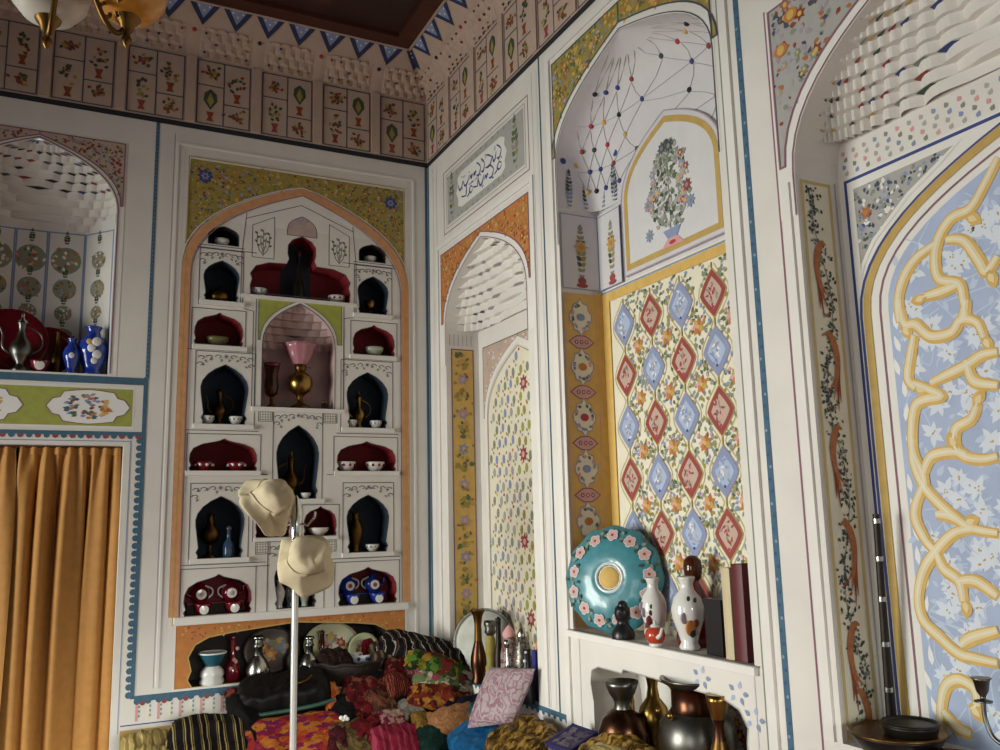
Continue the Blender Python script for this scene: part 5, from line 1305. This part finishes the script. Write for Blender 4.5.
for k, (y, dz, lab) in enumerate(((-1.60, 0, 'larger purple-grey embroidered box in front of the white opening'), (-1.765, -.012, 'smaller purple-grey embroidered box beside the gold cloth'))):
    t = thing('box', lab, 'box', (-.115, y, .66 + dz)); R4 = Euler((math.radians(3), math.radians(-18), math.radians(10 - 14 * k))).to_matrix(); c = Vector((-.115, y, .70 + dz)); s_ = 1 - .2 * k
    mb = MB(PBOX); mb.box(c, (.13 * s_, .12 * s_, .05), R4); mb.build('body', t)
    mb = MB(PBOX); mb.box(c + R4 @ Vector((0, 0, .030)), (.135 * s_, .125 * s_, .016), R4); mb.build('lid', t)
    mb = MB(mat('navy_braid', '28225A', .7)); 
    for sx, sy, lx_, ly_ in ((0, 1, .142, .012), (0, -1, .142, .012), (1, 0, .012, .13), (-1, 0, .012, .13)): mb.box(c + R4 @ Vector((sx * .063 * s_, sy * .058 * s_, .033)), (lx_ * s_, ly_ * s_, .016), R4)
    mb.build('braid', t)
puff('cloth', 'shiny gold silk cloth at the foot of the copper pots', 'cloth', (-.20, -1.98, .745), (.10, .18, .06), (10, -30, 20), GCLOTH, 33, .5)
REDGEO = F('red_black_kilim', ['5A1214', '1C1214', '7A1C1C', '3A1416', '8A4A30'], 30, 'wave', distort=6)
TEALC = F('teal_print', ['1E4A50', '2A5E62', '8A7A5A', '163A40'], 34, 'voronoi')
puff('cloth', 'small kilim-patterned red and black cloth below the green floral one', 'cloth', (-.33, -.385, .745), (.13, .12, .06), (44, 6, 20), REDGEO, 41, .5)
puff('cloth', 'small teal printed cloth peeping out left of the rose cushion', 'cloth', (-.075, -.76, .66), (.12, .13, .06), (30, -16, -30), TEALC, 42, .5)
puff('cloth', 'small maroon cloth between the olive gold cloth and the ikat', 'cloth', (-.665, -.55, .565), (.10, .14, .06), (44, 0, -12), F('maroon_cloth', ['3A0C14', '4E141C', '280810'], 24, 'noise'), 43, .5)
puff('cloth', 'small mustard cloth beside the tan pouch', 'cloth', (-.275, -.545, .605), (.09, .10, .05), (46, 0, 14), F('mustard_cloth', ['7A5A22', '8E6C2E', '5E4418'], 24, 'noise'), 44, .5)
puff('cloth', 'small rose printed cloth above the crimson and pink cloth', 'cloth', (-.40, -.50, .625), (.12, .09, .05), (46, 0, -10), F('rose_print', ['7A2A3A', '9A6A6A', '5A1A2A', 'A88A7A'], 40, 'voronoi'), 45, .5)
# basket with bowls
t = thing('basket', 'dark woven basket on the heap in front of the low niche', 'basket', (-.50, -.15, .74))
mb = MB(mat('dark_wicker', '20140E', .7, var=.35, scale=50, bump=.4)); mb.lathe([(.10, 0), (.12, .01), (.15, .06), (.165, .10), (.16, .105), (.14, .06), (.10, .015), (.0005, .012)], t.location, 28); mb.build('bowl', t)
mb = MB(MATS['dark_wicker']); mb.tube([Vector((-.50, -.15, .843)) + Vector((.163 * math.cos(a), .163 * math.sin(a), .004 * math.sin(9 * a))) for a in [2 * PI * i / 48 for i in range(49)]], .008, 6); mb.build('rim', t)
bowl(-.425, -.13, .815, .062, .05, PORC, 'white and blue bowl resting in the dark basket', PORB)
puff('cloth', 'dark red cloth rolled against the white and blue bowl', 'cloth', (-.375, -.075, .875), (.06, .05, .09), (0, 0, 0), F('dark_red_roll', ['6A1018', '7E1A20'], 14, 'noise'), 34, .2)
puff('cloth', 'dark brown cloth filling the left of the basket', 'cloth', (-.56, -.14, .845), (.15, .16, .07), (10, 0, 0), F('dark_brown_cloth', ['241610', '34201A', '1A100C'], 18, 'noise'), 35, .5)
puff('cloth', 'brown and cream striped cloth on the heap right of the basket', 'cloth', (-.30, -.16, .845), (.20, .16, .08), (24, 10, -12), F('brown_cream_stripe', ['2A1C16', '5A4638', '1E1410', '7A6652'], 9, 'wave', distort=3), 36, .4)

# ---- coat stand with two hats
px, py = -.907, -.78
t = thing('hat_stand', 'slim white pole hat stand in front of the shelf wall', 'hat stand', (px, py, 0))
mb = MB(mat('white_tube', 'C9C8C4', .25, .3, var=.03)); mb.lathe([(.0135, .03), (.0135, 1.40)], (px, py, 0), 14); mb.build('pole', t)
mb = MB(CHROME); mb.lathe([(.015, 1.38), (.024, 1.39), (.024, 1.56), (.018, 1.57), (.012, 1.60), (.0005, 1.615)], (px, py, 0), 16); mb.build('sleeve', t)
for a in (200, 320, 80):
    c, s_ = math.cos(math.radians(a)), math.sin(math.radians(a)); mb = MB(CHROME)
    mb.tube([(px + .02 * c, py + .02 * s_, 1.50), (px + .05 * c, py + .05 * s_, 1.49), (px + .08 * c, py + .08 * s_, 1.52), (px + .085 * c, py + .085 * s_, 1.545)], .005, 8); mb.build('hook', t)
for a in (90, 210, 330):
    c, s_ = math.cos(math.radians(a)), math.sin(math.radians(a)); mb = MB(CHROME)
    k_ = .10 if a == 90 else .2
    mb.tube([(px, py - .0, .10), (px + .06 * c, py + .06 * s_ * 1, .07), (px + k_ * c, py + k_ * s_, .012)], .010, 8); mb.build('leg', t)
def hat(loc, rot, k, label, sd, sx=1.0, sy=1.0, droop=.05):
    t = thing('bucket_hat', label, 'hat', loc); E2 = Euler([math.radians(a) for a in rot]).to_matrix(); L = Vector(loc); o_ = Vector((sd * 3.1, sd * 1.7, sd))
    def wob(v): return v + Vector((noise.noise(v * 11 + o_), noise.noise(v * 11 + o_ * 2), noise.noise(v * 11 + o_ * 3))) * .030 + Vector((noise.noise(v * 30 + o_), noise.noise(v * 30 - o_), noise.noise(v * 30 + o_ * 2))) * .007
    def surf(prof, nm, m_=HATM, n=64, dr=0):
        mb = MB(m_); rows = []
        for r, z in prof:
            row = []
            for i in range(n):
                a = 2 * PI * i / n; f_ = dr * max(0, r - .09) / .055
                row.append(L + E2 @ wob(Vector((r * k * sx * math.cos(a), r * k * sy * math.sin(a), z * k - f_ * droop * (.55 + .45 * math.cos(2 * a + sd))))))
            rows.append(row)
        mb.grid(rows, True); return mb.build(nm, t)
    surf([(.0005, .088), (.03, .088), (.055, .085), (.07, .078), (.078, .066), (.082, .05), (.086, .025), (.092, -.002), (.089, -.002), (.083, .03), (.074, .062), (.05, .078), (.0005, .08)], 'crown')
    surf([(.091, .002), (.100, -.004), (.112, -.011), (.126, -.018), (.138, -.024), (.148, -.028), (.147, -.032), (.136, -.028), (.11, -.015), (.089, -.004)], 'brim', HATM, 64, 1)
    surf([(.0945, .0), (.0935, .012), (.091, .013)], 'band', mat('hat_band', 'C2B394', .9))
    return t
hat((-1.022, -.85, 1.60), (58, -22, 30), .84, 'beige bucket hat hanging at the top left of the white pole', 3, 1.0)
hat((-.880, -.86, 1.362), (64, 34, -20), .88, 'beige bucket hat hanging lower on the right of the white pole', 8, 1.0)

# ---- shelf of recess two
z = 1.0765
ctr = Vector((.060, -1.628, z + .196)); n_ = Vector((-.84, -.54, .17)).normalized(); dx = Vector((.54, -.84, 0)).normalized(); up = n_.cross(dx)
if up.z < 0: up = -up; 
RM = Matrix((dx, up, n_)).transposed()
t = thing('plate', 'large scalloped turquoise plate with a yellow centre on the shelf', 'plate', (.06, -1.575, z))
mb = MB(TURQ); mb.lathe([(.030, .020), (.045, .032), (.075, .034), (.12, .026), (.165, .010), (.192, -.006), (.194, -.011), (.16, -.004), (.11, .012), (.045, .018), (.03, .008)], ctr, 60, RM, 12, .018); mb.build('body', t)
mb = MB(GOLD); mb.lathe([(.046, .018), (.040, .030), (.024, .037), (.0005, .039)], ctr, 24, RM); mb.build('centre', t)
mb = MB(PORC); mb.lathe([(.058, .030), (.054, .038), (.047, .036), (.043, .024)], ctr, 28, RM); mb.build('glare_ring', t)  # white ring puts the glare round the yellow centre into colour
mb = MB(PINK)
BLSM = mat('paint_blossom', 'C9A5A0', .5, var=.08)
for i in range(13):
    a = 2 * PI * i / 13 + .1; R0 = .150 + .006 * (i % 2)
    er = RM @ Vector((math.cos(a), math.sin(a), -.36)); er.normalize(); et = RM @ Vector((-math.sin(a), math.cos(a), 0))
    q = Pt(Pl(ctr + RM @ Vector((R0 * math.cos(a), R0 * math.sin(a), .0175)), er, et), mb)
    for k in range(5): b = 2 * PI * k / 5 + i; q.disk(.0135 * math.cos(b), .0135 * math.sin(b), .0115, WPAINT, 1, n=8); q.disk(.0135 * math.cos(b), .0135 * math.sin(b), .0095, BLSM, 2, n=8)
    q.disk(0, 0, .006, REDP, 3, n=7)
    for k in range(4): q.leaf(.02 * math.cos(k * 1.7), .034, .02, k * 1.7 + i, [DGRN, GGRN][k % 2], 1)
mb.build('painted_flowers', t)
FL = [(-.95, .10, .016, MAUV), (-.5, .075, .016, REDP), (-.75, .055, .014, PINK), (-.35, .10, .010, DGRN), (-.2, .05, .012, DL), (-1.2, .12, .014, MAUV), (-.3, .12, .008, DGRN)]
vase((.05, -1.885, z), 1.0, 1.0, PORC, 'smaller white porcelain vase with flowers beside the turquoise plate', [(a - .5, zz, r_, m_) for a, zz, r_, m_ in FL], 'porcelain_vase')
vase((.045, -2.075, z), 1.2, 1.06, PORC, 'larger white porcelain vase with an orange flower left of the books', [(-.9, .10, .018, MAUV), (-.55, .07, .024, ORAN), (-.45, .055, .014, BLK), (-.2, .085, .012, RUST), (-.6, .16, .008, DGRN), (-.2, .155, .008, DGRN)], 'porcelain_vase')
vessel('decanter', 'maroon decanter with an amber stopper behind the larger white vase', 'decanter', (.118, -2.02, z), [('body', PORR, [(.060, 0), (.066, .02), (.058, .09), (.034, .17), (.018, .205)]), ('stopper', AMBERD, [(.018, .205), (.028, .215), (.031, .245), (.029, .27), (.016, .285), (.0005, .288)])])
t = thing('teapot', 'little red and white teapot before the two white vases', 'teapot', (.0, -1.955, z))
mb = MB(mat('coral_glaze', 'B8452E', .15, var=.1, coat=.5)); L = t.location; mb.lathe([(.02, .008), (.03, .02), (.034, .036), (.028, .052), (.016, .06)], L, 18); mb.build('body', t)
mb = MB(PORC); mb.lathe([(.022, 0), (.022, .008), (.02, .01)], L, 16); mb.build('foot', t)
mb = MB(PORC); mb.lathe([(.017, .058), (.014, .066), (.004, .07), (.006, .078), (.0005, .082)], L, 14); mb.build('lid', t)
mb = MB(PORC); handle(.03, .018, .055, 1, .022, .0035, 1)(mb, Vector(L)); 
mb.build('handle', t)
mb = MB(PORC); mb.tube([L + Vector(p) for p in ((-.01, -.028, .03), (-.012, -.045, .04), (-.012, -.055, .062))], [.008, .006, .004], 8); mb.build('spout', t)
mb = MB(BLKP); L = Vector((.01, -1.755, z)); mb.lathe([(.04, 0), (.042, .012), (.036, .03), (.024, .046), (.018, .056), (.024, .066), (.029, .085), (.026, .104), (.013, .116), (.0005, .118)], L, 18)
mb.ball(L + Vector((-.022, -.014, .086)), .007, 6); mb.ball(L + Vector((0, -.003, .112)), .018, 8)
solo(mb, 'figurine', 'small black figurine bust at the foot of the turquoise plate', 'figurine', L)
def book(s_, w_, h_, d_, cov, label, tilt=0):
    t = thing('book', label, 'book', (.07, -s_, z)); R5 = Matrix.Rotation(math.radians(tilt), 3, 'X')
    b = Vector((.012, -s_, z)); f5 = lambda x, y, zz: b + R5 @ Vector((x, y, zz))
    mb = MB(cov)
    for y in (-w_ / 2 + .0015, w_ / 2 - .0015): mb.box(f5(d_ / 2, y, h_ / 2), (d_, .003, h_), R5)
    mb.build('cover', t)
    mb = MB(cov); mb.grid([[f5(-.004 * math.sin(PI * i / 6), -w_ / 2 + w_ * i / 6, zz) for i in range(7)] for zz in (0, h_)], smooth=True); mb.build('spine', t)
    mb = MB(PAPER); mb.box(f5(d_ / 2 - .001, 0, h_ / 2), (d_ - .006, w_ - .006, h_ - .008), R5); mb.build('pages', t)
book(2.302, .036, .262, .14, WBOOK, 'cream book standing upright left of the dark red book')
book(2.352, .046, .275, .14, RBOOK, 'dark red book standing upright at the right end of the shelf')
t = thing('box', 'narrow black box standing between the larger vase and the cream book', 'box', (.07, -2.225, z))
mb = MB(BLKP); mb.box((.07, -2.225, z + .075), (.10, .075, .15)); mb.build('body', t)
mb = MB(BLKP); mb.box((.07, -2.225, z + .158), (.105, .08, .016)); mb.build('lid', t)

# ---- ledge of recess one
z = .752
ctr = Vector((.078, -.475, z + .165)); n_ = Vector((-.70, -.69, .2)).normalized(); dx = Vector((.70, -.71, 0)).normalized(); up = n_.cross(dx)
if up.z < 0: up = -up
RM = Matrix((dx, up, n_)).transposed()
t = thing('tray', 'round grey metal tray leaning in the corner of the arched recess', 'tray', (.09, -.475, z))
mb = MB(mat('zinc_tray', '66675F', .65, .1, var=.08)); mb.lathe([(.0005, .0), (.11, .0), (.118, .004), (.150, .012), (.153, .008), (.12, -.004), (.0005, -.006)], ctr, 40, RM); mb.build('plate', t)
mb = MB(PEWT); mb.lathe([(.149, .010), (.154, .016), (.157, .010), (.152, .006)], ctr, 40, RM); mb.build('rim', t)
VS = [(.034, 0), (.036, .01), (.028, .03), (.038, .08), (.036, .12), (.018, .19), (.016, .26), (.022, .30), (.034, .325), (.036, .33), (.028, .328)]
vessel('vase', 'slim brass vase in front of the round grey tray', 'vase', (-.005, -.58, z), [('body', COPP, VS[:6]), ('neck', DBRASS, VS[5:9]), ('rim', DBRASS, VS[8:])])
vessel('candlestick', 'green and gold turned candlestick right of the slim brass vase', 'candlestick', (.02, -.66, z), [('base', OLGL, [(.036, 0), (.036, .012), (.02, .03)]), ('stem', OLIV, [(.02, .03), (.026, .08), (.016, .1), (.024, .14), (.024, .2), (.016, .22)]), ('cup', PEWT, [(.016, .22), (.028, .235), (.022, .25), (.03, .27), (.028, .285), (.01, .288)])])
vessel('bottle', 'thin black bottle between the green candlestick and the red jar', 'bottle', (.02, -.745, z), [('body', BLKM, [(.024, 0), (.024, .14), (.012, .2), (.011, .28), (.014, .29)]), ('stopper', BLKM, [(.011, .29), (.014, .3), (.0005, .312)])])
vessel('jar', 'tall red and white enamelled jar in the arched recess', 'jar', (.02, -.85, z), [('body', F('enamel_red_white', ['A88A84', '7A3A36', 'C0B4AA', '8E5A56'], 120.0, 'voronoi', rough=.3), [(.034, 0), (.04, .03), (.04, .16), (.03, .21), (.026, .235)]), ('lid', PINK, [(.028, .235), (.03, .25), (.012, .275), (.0005, .285)])])
vessel('jar', 'tall silver repousse jar right of the red enamelled jar', 'jar', (.03, -.955, z), [('body', F('repousse_silver', ['8A857C', '5A564E', 'A8A296', '6A645A'], 140.0, 'voronoi', rough=.35, metal=.6), [(.036, 0), (.04, .02), (.042, .15), (.03, .22), (.02, .24)]), ('lid', SILV, [(.022, .24), (.026, .25), (.01, .28), (.0005, .29)])])
vessel('candlestick', 'slender silver candlestick before the repousse jar', 'candlestick', (-.03, -.93, z), [('base', SILV, [(.03, 0), (.028, .008), (.008, .02)]), ('stem', SILV, [(.008, .02), (.007, .1), (.013, .12), (.007, .14), (.007, .2)]), ('cup', SILV, [(.007, .2), (.016, .21), (.016, .235), (.012, .236)])])
t = vessel('bottle', 'black bottle with white beads at the right edge of the arched recess', 'bottle', (-.02, -1.085, z), [('body', BLKP, [(.03, 0), (.034, .02), (.032, .09), (.016, .13), (.014, .2), (.018, .215)])])
for i in range(4):
    mb = MB(PORC); mb.ball((-.048 + .006 * i, -1.098, z + .10 + .034 * i), .009 - .001 * i, 8); mb.build('bead', t)
t = thing('box', 'blue card box with an orange top behind the beaded bottle', 'box', (.06, -1.075, z))
mb = MB(mat('blue_card', '2A2E86', .6)); mb.box((.06, -1.075, z + .10), (.06, .07, .20)); mb.build('body', t)
mb = MB(ORPK); mb.lathe([(.02, .2), (.026, .22), (.018, .245), (.0005, .25)], (.06, -1.07, z), 14); mb.build('lid', t)

# ---- pots in the cusped opening
z = .702
t = vessel('pot', 'copper bottle pot with a wide dark funnel mouth at the left of the opening', 'pot', (-.02, -1.775, z), [('body', COPP, [(.055, 0), (.08, .03), (.086, .075), (.07, .12), (.04, .145), (.03, .15)]), ('neck', PEWT, [(.03, .15), (.027, .165), (.032, .18)]), ('funnel', PEWT, [(.032, .18), (.045, .2), (.055, .225), (.058, .24), (.053, .24), (.03, .19)])])
ewer((.09, -1.80, z), 1.42, BRASS, 'tall brass ewer with ring handle behind the copper bottle pot', 1, COPP)
t = vessel('pot', 'large tinned copper pot with a broad flared rim in the opening', 'pot', (.055, -2.075, z), [('body', PEWT, [(.07, 0), (.11, .04), (.125, .10), (.115, .155), (.085, .185)]), ('neck', COPP, [(.085, .185), (.076, .2), (.076, .25), (.085, .262)]), ('rim', PEWT, [(.085, .262), (.108, .28), (.11, .287), (.10, .285), (.075, .262)])])
mb = MB(BRASS); mb.ball((-.05, -2.08, z + .185), .012, 8); mb.ball((-.052, -2.02, z + .19), .009, 8); mb.build('stud', t)
vessel('vase', 'tall dark brass vase right of the large copper pot', 'vase', (.0, -2.245, z), [('body', DBRASS, [(.036, 0), (.04, .03), (.036, .09), (.02, .14)]), ('neck', COPP, [(.02, .14), (.014, .18), (.02, .2)]), ('rim', BRASS, [(.02, .2), (.032, .25), (.034, .27), (.028, .268)])])
t = thing('kettle', 'black lidded kettle at the right end of the opening', 'kettle', (.10, -2.30, z))
L = Vector((.115, -2.295, z)); mb = MB(BLKM); mb.lathe([(.05, 0), (.058, .03), (.056, .10), (.04, .13)], L, 20); mb.build('body', t)
mb = MB(BLKM); mb.lathe([(.042, .13), (.03, .15), (.008, .158), (.010, .172), (.0005, .178)], L, 16); mb.build('lid', t)
mb = MB(BLKM); mb.tube([L + Vector((0, a, b)) for a, b in spline([(-.052, .09), (-.055, .17), (0, .215), (.055, .17), (.052, .09)], 6)], .005, 6); mb.build('handle', t)

# ---- ledge of recess three
z = .932
t = vessel('pan', 'wide blackened metal pan on the ledge of the vine panel', 'pan', (.035, -2.845, z), [('body', BLKM, [(.07, 0), (.085, .01), (.105, .04), (.108, .046), (.1, .046), (.08, .016), (.0005, .012)]), ('rim', DBRASS, [(.106, .044), (.112, .048), (.108, .052), (.1, .047)])])
vessel('bowl', 'small blackened metal bowl stacked in the wide dark pan', 'bowl', (.045, -2.875, z + .014), [('body', BLKM, [(.035, 0), (.05, .012), (.062, .05), (.064, .056), (.058, .055), (.04, .016), (.0005, .012)]), ('rim', BLKM, [(.062, .054), (.067, .058), (.063, .062), (.057, .056)])])
vessel('pan', 'dark copper pan right of the wide blackened pan', 'pan', (-.01, -3.02, z), [('body', F('dark_copper_pan', ['2A1C16', '3A241A', '1E1612'], 20, 'noise', rough=.4, metal=.6), [(.05, 0), (.07, .008), (.085, .028), (.08, .03), (.06, .014), (.0005, .01)]), ('rim', COPP, [(.084, .026), (.089, .03), (.084, .034), (.078, .03)])])
t = thing('staff', 'long black staff with silver rings propped in the corner of the vine recess', 'staff', (.125, -2.755, z))
a, b = Vector((.125, -2.752, z)), Vector((.098, -2.79, 1.488)); mb = MB(BLKM); mb.tube([a, b], [.011, .0085], 12); mb.build('shaft', t)
for f_ in (.22, .42, .62, .8, .97):
    mb = MB(SILV); p = a.lerp(b, f_); d_ = (b - a).normalized() * .006; mb.tube([p - d_, p + d_], 0.0118 - .0022 * f_, 12); mb.build('ring', t)
t = thing('candelabra', 'small dark silver candelabra in front of the vine panel', 'candelabra', (.03, -3.16, z))
L = Vector((.03, -3.16, z)); mb = MB(PEWT); mb.lathe([(.05, 0), (.052, .008), (.03, .02), (.014, .035), (.018, .05), (.008, .065)], L, 20); mb.build('base', t)
mb = MB(PEWT); mb.lathe([(.008, .065), (.007, .12), (.014, .135), (.007, .15), (.007, .21)], L, 14); mb.build('stem', t)
for sg in (-1, 1):
    mb = MB(PEWT); P = spline([(0, .10), (.03, .075), (.065, .085), (.08, .12), (.08, .155)], 6)
    mb.tube([L + Vector((0, sg * a_, b_)) for a_, b_ in P], .005, 8); mb.build('arm', t)
arms_ = [c_ for c_ in t.children if c_.name.startswith('arm')]
for sg, h in ((-1, .155), (1, .155), (0, .21)):
    mb = MB(PEWT); c = L + Vector((0, sg * .08, h)); mb.lathe([(.018, 0), (.019, .003), (.006, .006), (.006, .012), (.012, .022), (.017, .045), (.022, .05), (.012, .049)], c, 14); mb.build('candle_cup', t if sg == 0 else arms_[0 if sg < 0 else 1])

# ---- curtains in the doorway
CURT = mat('curtain_velvet', 'B07C3C', .75, var=.08, scale=30, bump=.12)
def curtain(x0, x1, label, sd):
    t = thing('curtain', label, 'curtain', ((x0 + x1) / 2, .05, .01)); r = random.Random(sd); ph = r.uniform(0, 6)
    mb = MB(CURT); rows = []; N = 90
    for iz in range(31):
        zt = iz / 30; zz = .012 + 1.855 * zt; row = []
        for i in range(N + 1):
            s_ = i / N; x = x0 + (x1 - x0) * s_
            sw_ = s_ + .035 * math.sin(2 * PI * s_ * 1.3 + sd) + .05 * (1 - zt) * math.sin(3 * s_ + sd)
            lo = math.sin(2 * PI * 4.1 * sw_ + ph) + .25 * math.sin(2 * PI * 9.3 * sw_ + 2 * ph); hi = math.sin(2 * PI * 8.5 * s_ + ph)
            k = zt ** 5; dep = (1 - k) * .080 * lo * (1 - .35 * zt) + (.3 + .7 * k) * .011 * hi
            row.append((x + .030 * math.sin(2 * PI * 4.1 * sw_ + ph + 1.3) * (1 - k) + .02 * (1 - zt) * (s_ - .5), .125 + dep - .07 * k, zz - (.008 * abs(math.sin(2 * PI * 4.2 * s_)) if iz == 30 else 0)))
        rows.append(row)
    mb.grid(rows); mb.build('drape', t)
    mb = MB(CURT); mb.grid([[(x0 + (x1 - x0) * i / 60, .052 + .010 * math.sin(2 * PI * 8.5 * i / 60 + ph), zz) for i in range(61)] for zz in (1.835, 1.868)]); mb.build('heading', t)
curtain(-2.385, -1.968, 'golden brown velvet curtain on the far left of the doorway', 2)
curtain(-1.952, -1.535, 'golden brown velvet curtain right of the gap, nearest the shelf wall', 5)
mb = MB(mat('rail_wood', '4A3020', .5)); mb.tube([(-2.388, .055, 1.870), (-1.532, .055, 1.870)], .006, 8); solo(mb, 'curtain_rail', 'thin curtain rail across the top of the doorway', 'curtain rail', (-1.96, .055, 1.87))
mb = MB(NDARK); o = [(-2.39, 0), (-1.53, 0), (-1.53, 1.875), (-2.39, 1.875)]; recess(mb, PB, o, .35, W, NDARK); mb.build('dark_door_backing', wall_back)  # near-black back stands in for the unlit room behind the curtains

# ---- chandelier, only its lower arms hang into view
cx, cy = -1.827, -2.231
t = thing('chandelier', 'brass chandelier with white and amber glass shades hanging at the top left', 'chandelier', (cx, cy, 4.1))
mb = MB(DBRASS); mb.lathe([(.05, 4.1), (.06, 4.06), (.015, 4.03), (.010, 3.9), (.010, 3.15), (.03, 3.1), (.05, 3.0), (.035, 2.92), (.05, 2.86), (.02, 2.82), (.012, 2.80), (.0005, 2.785)], (cx, cy, 0), 20); mb.build('column', t)
base_a = math.atan2(-2.065 - cy, -1.857 - cx)
for k in range(5):
    a = base_a - k * 2 * PI / 5; c, s_ = math.cos(a), math.sin(a); R0 = .170; ex, ey = cx + R0 * c, cy + R0 * s_; dz = -.018
    mb = MB(DBRASS); P = spline([(.03, 2.90), (.07, 2.80), (.11, 2.725), (.145, 2.705), (.165, 2.735), (R0, 2.765 - dz)], 7)
    mb.tube([(cx + u * c, cy + u * s_, v + .018) for u, v in P], .007, 8)
    Q = [(.115 + .028 * math.cos(q_) * (1 - q_ / 9), 2.765 + .028 * math.sin(q_) * (1 - q_ / 9)) for q_ in [i * .5 for i in range(14)]]
    mb.tube([(cx + u * c, cy + u * s_, v) for u, v in Q], .005, 6); arm_ = mb.build('arm', t)
    mb = MB(DBRASS); mb.lathe([(.0005, 2.675), (.008, 2.685), (.013, 2.70), (.007, 2.712), (.016, 2.725), (.02, 2.74), (.03, 2.752), (.034, 2.768)], (ex, ey, -dz), 14); mb.build('finial', arm_)
    g = GLASSA if k == 1 else GLASSW
    mb = MB(g); mb.lathe([(.032, 2.758), (.06, 2.765), (.088, 2.80), (.098, 2.85), (.09, 2.90), (.075, 2.94), (.08, 2.955), (.076, 2.952), (.07, 2.94), (.086, 2.90), (.094, 2.85), (.084, 2.80), (.056, 2.77), (.03, 2.762)], (ex, ey, -dz), 28); sh = mb.build('lamp_shade', arm_)
    sh['label'] = 'amber glass shade' if k == 1 else 'white frosted glass shade'
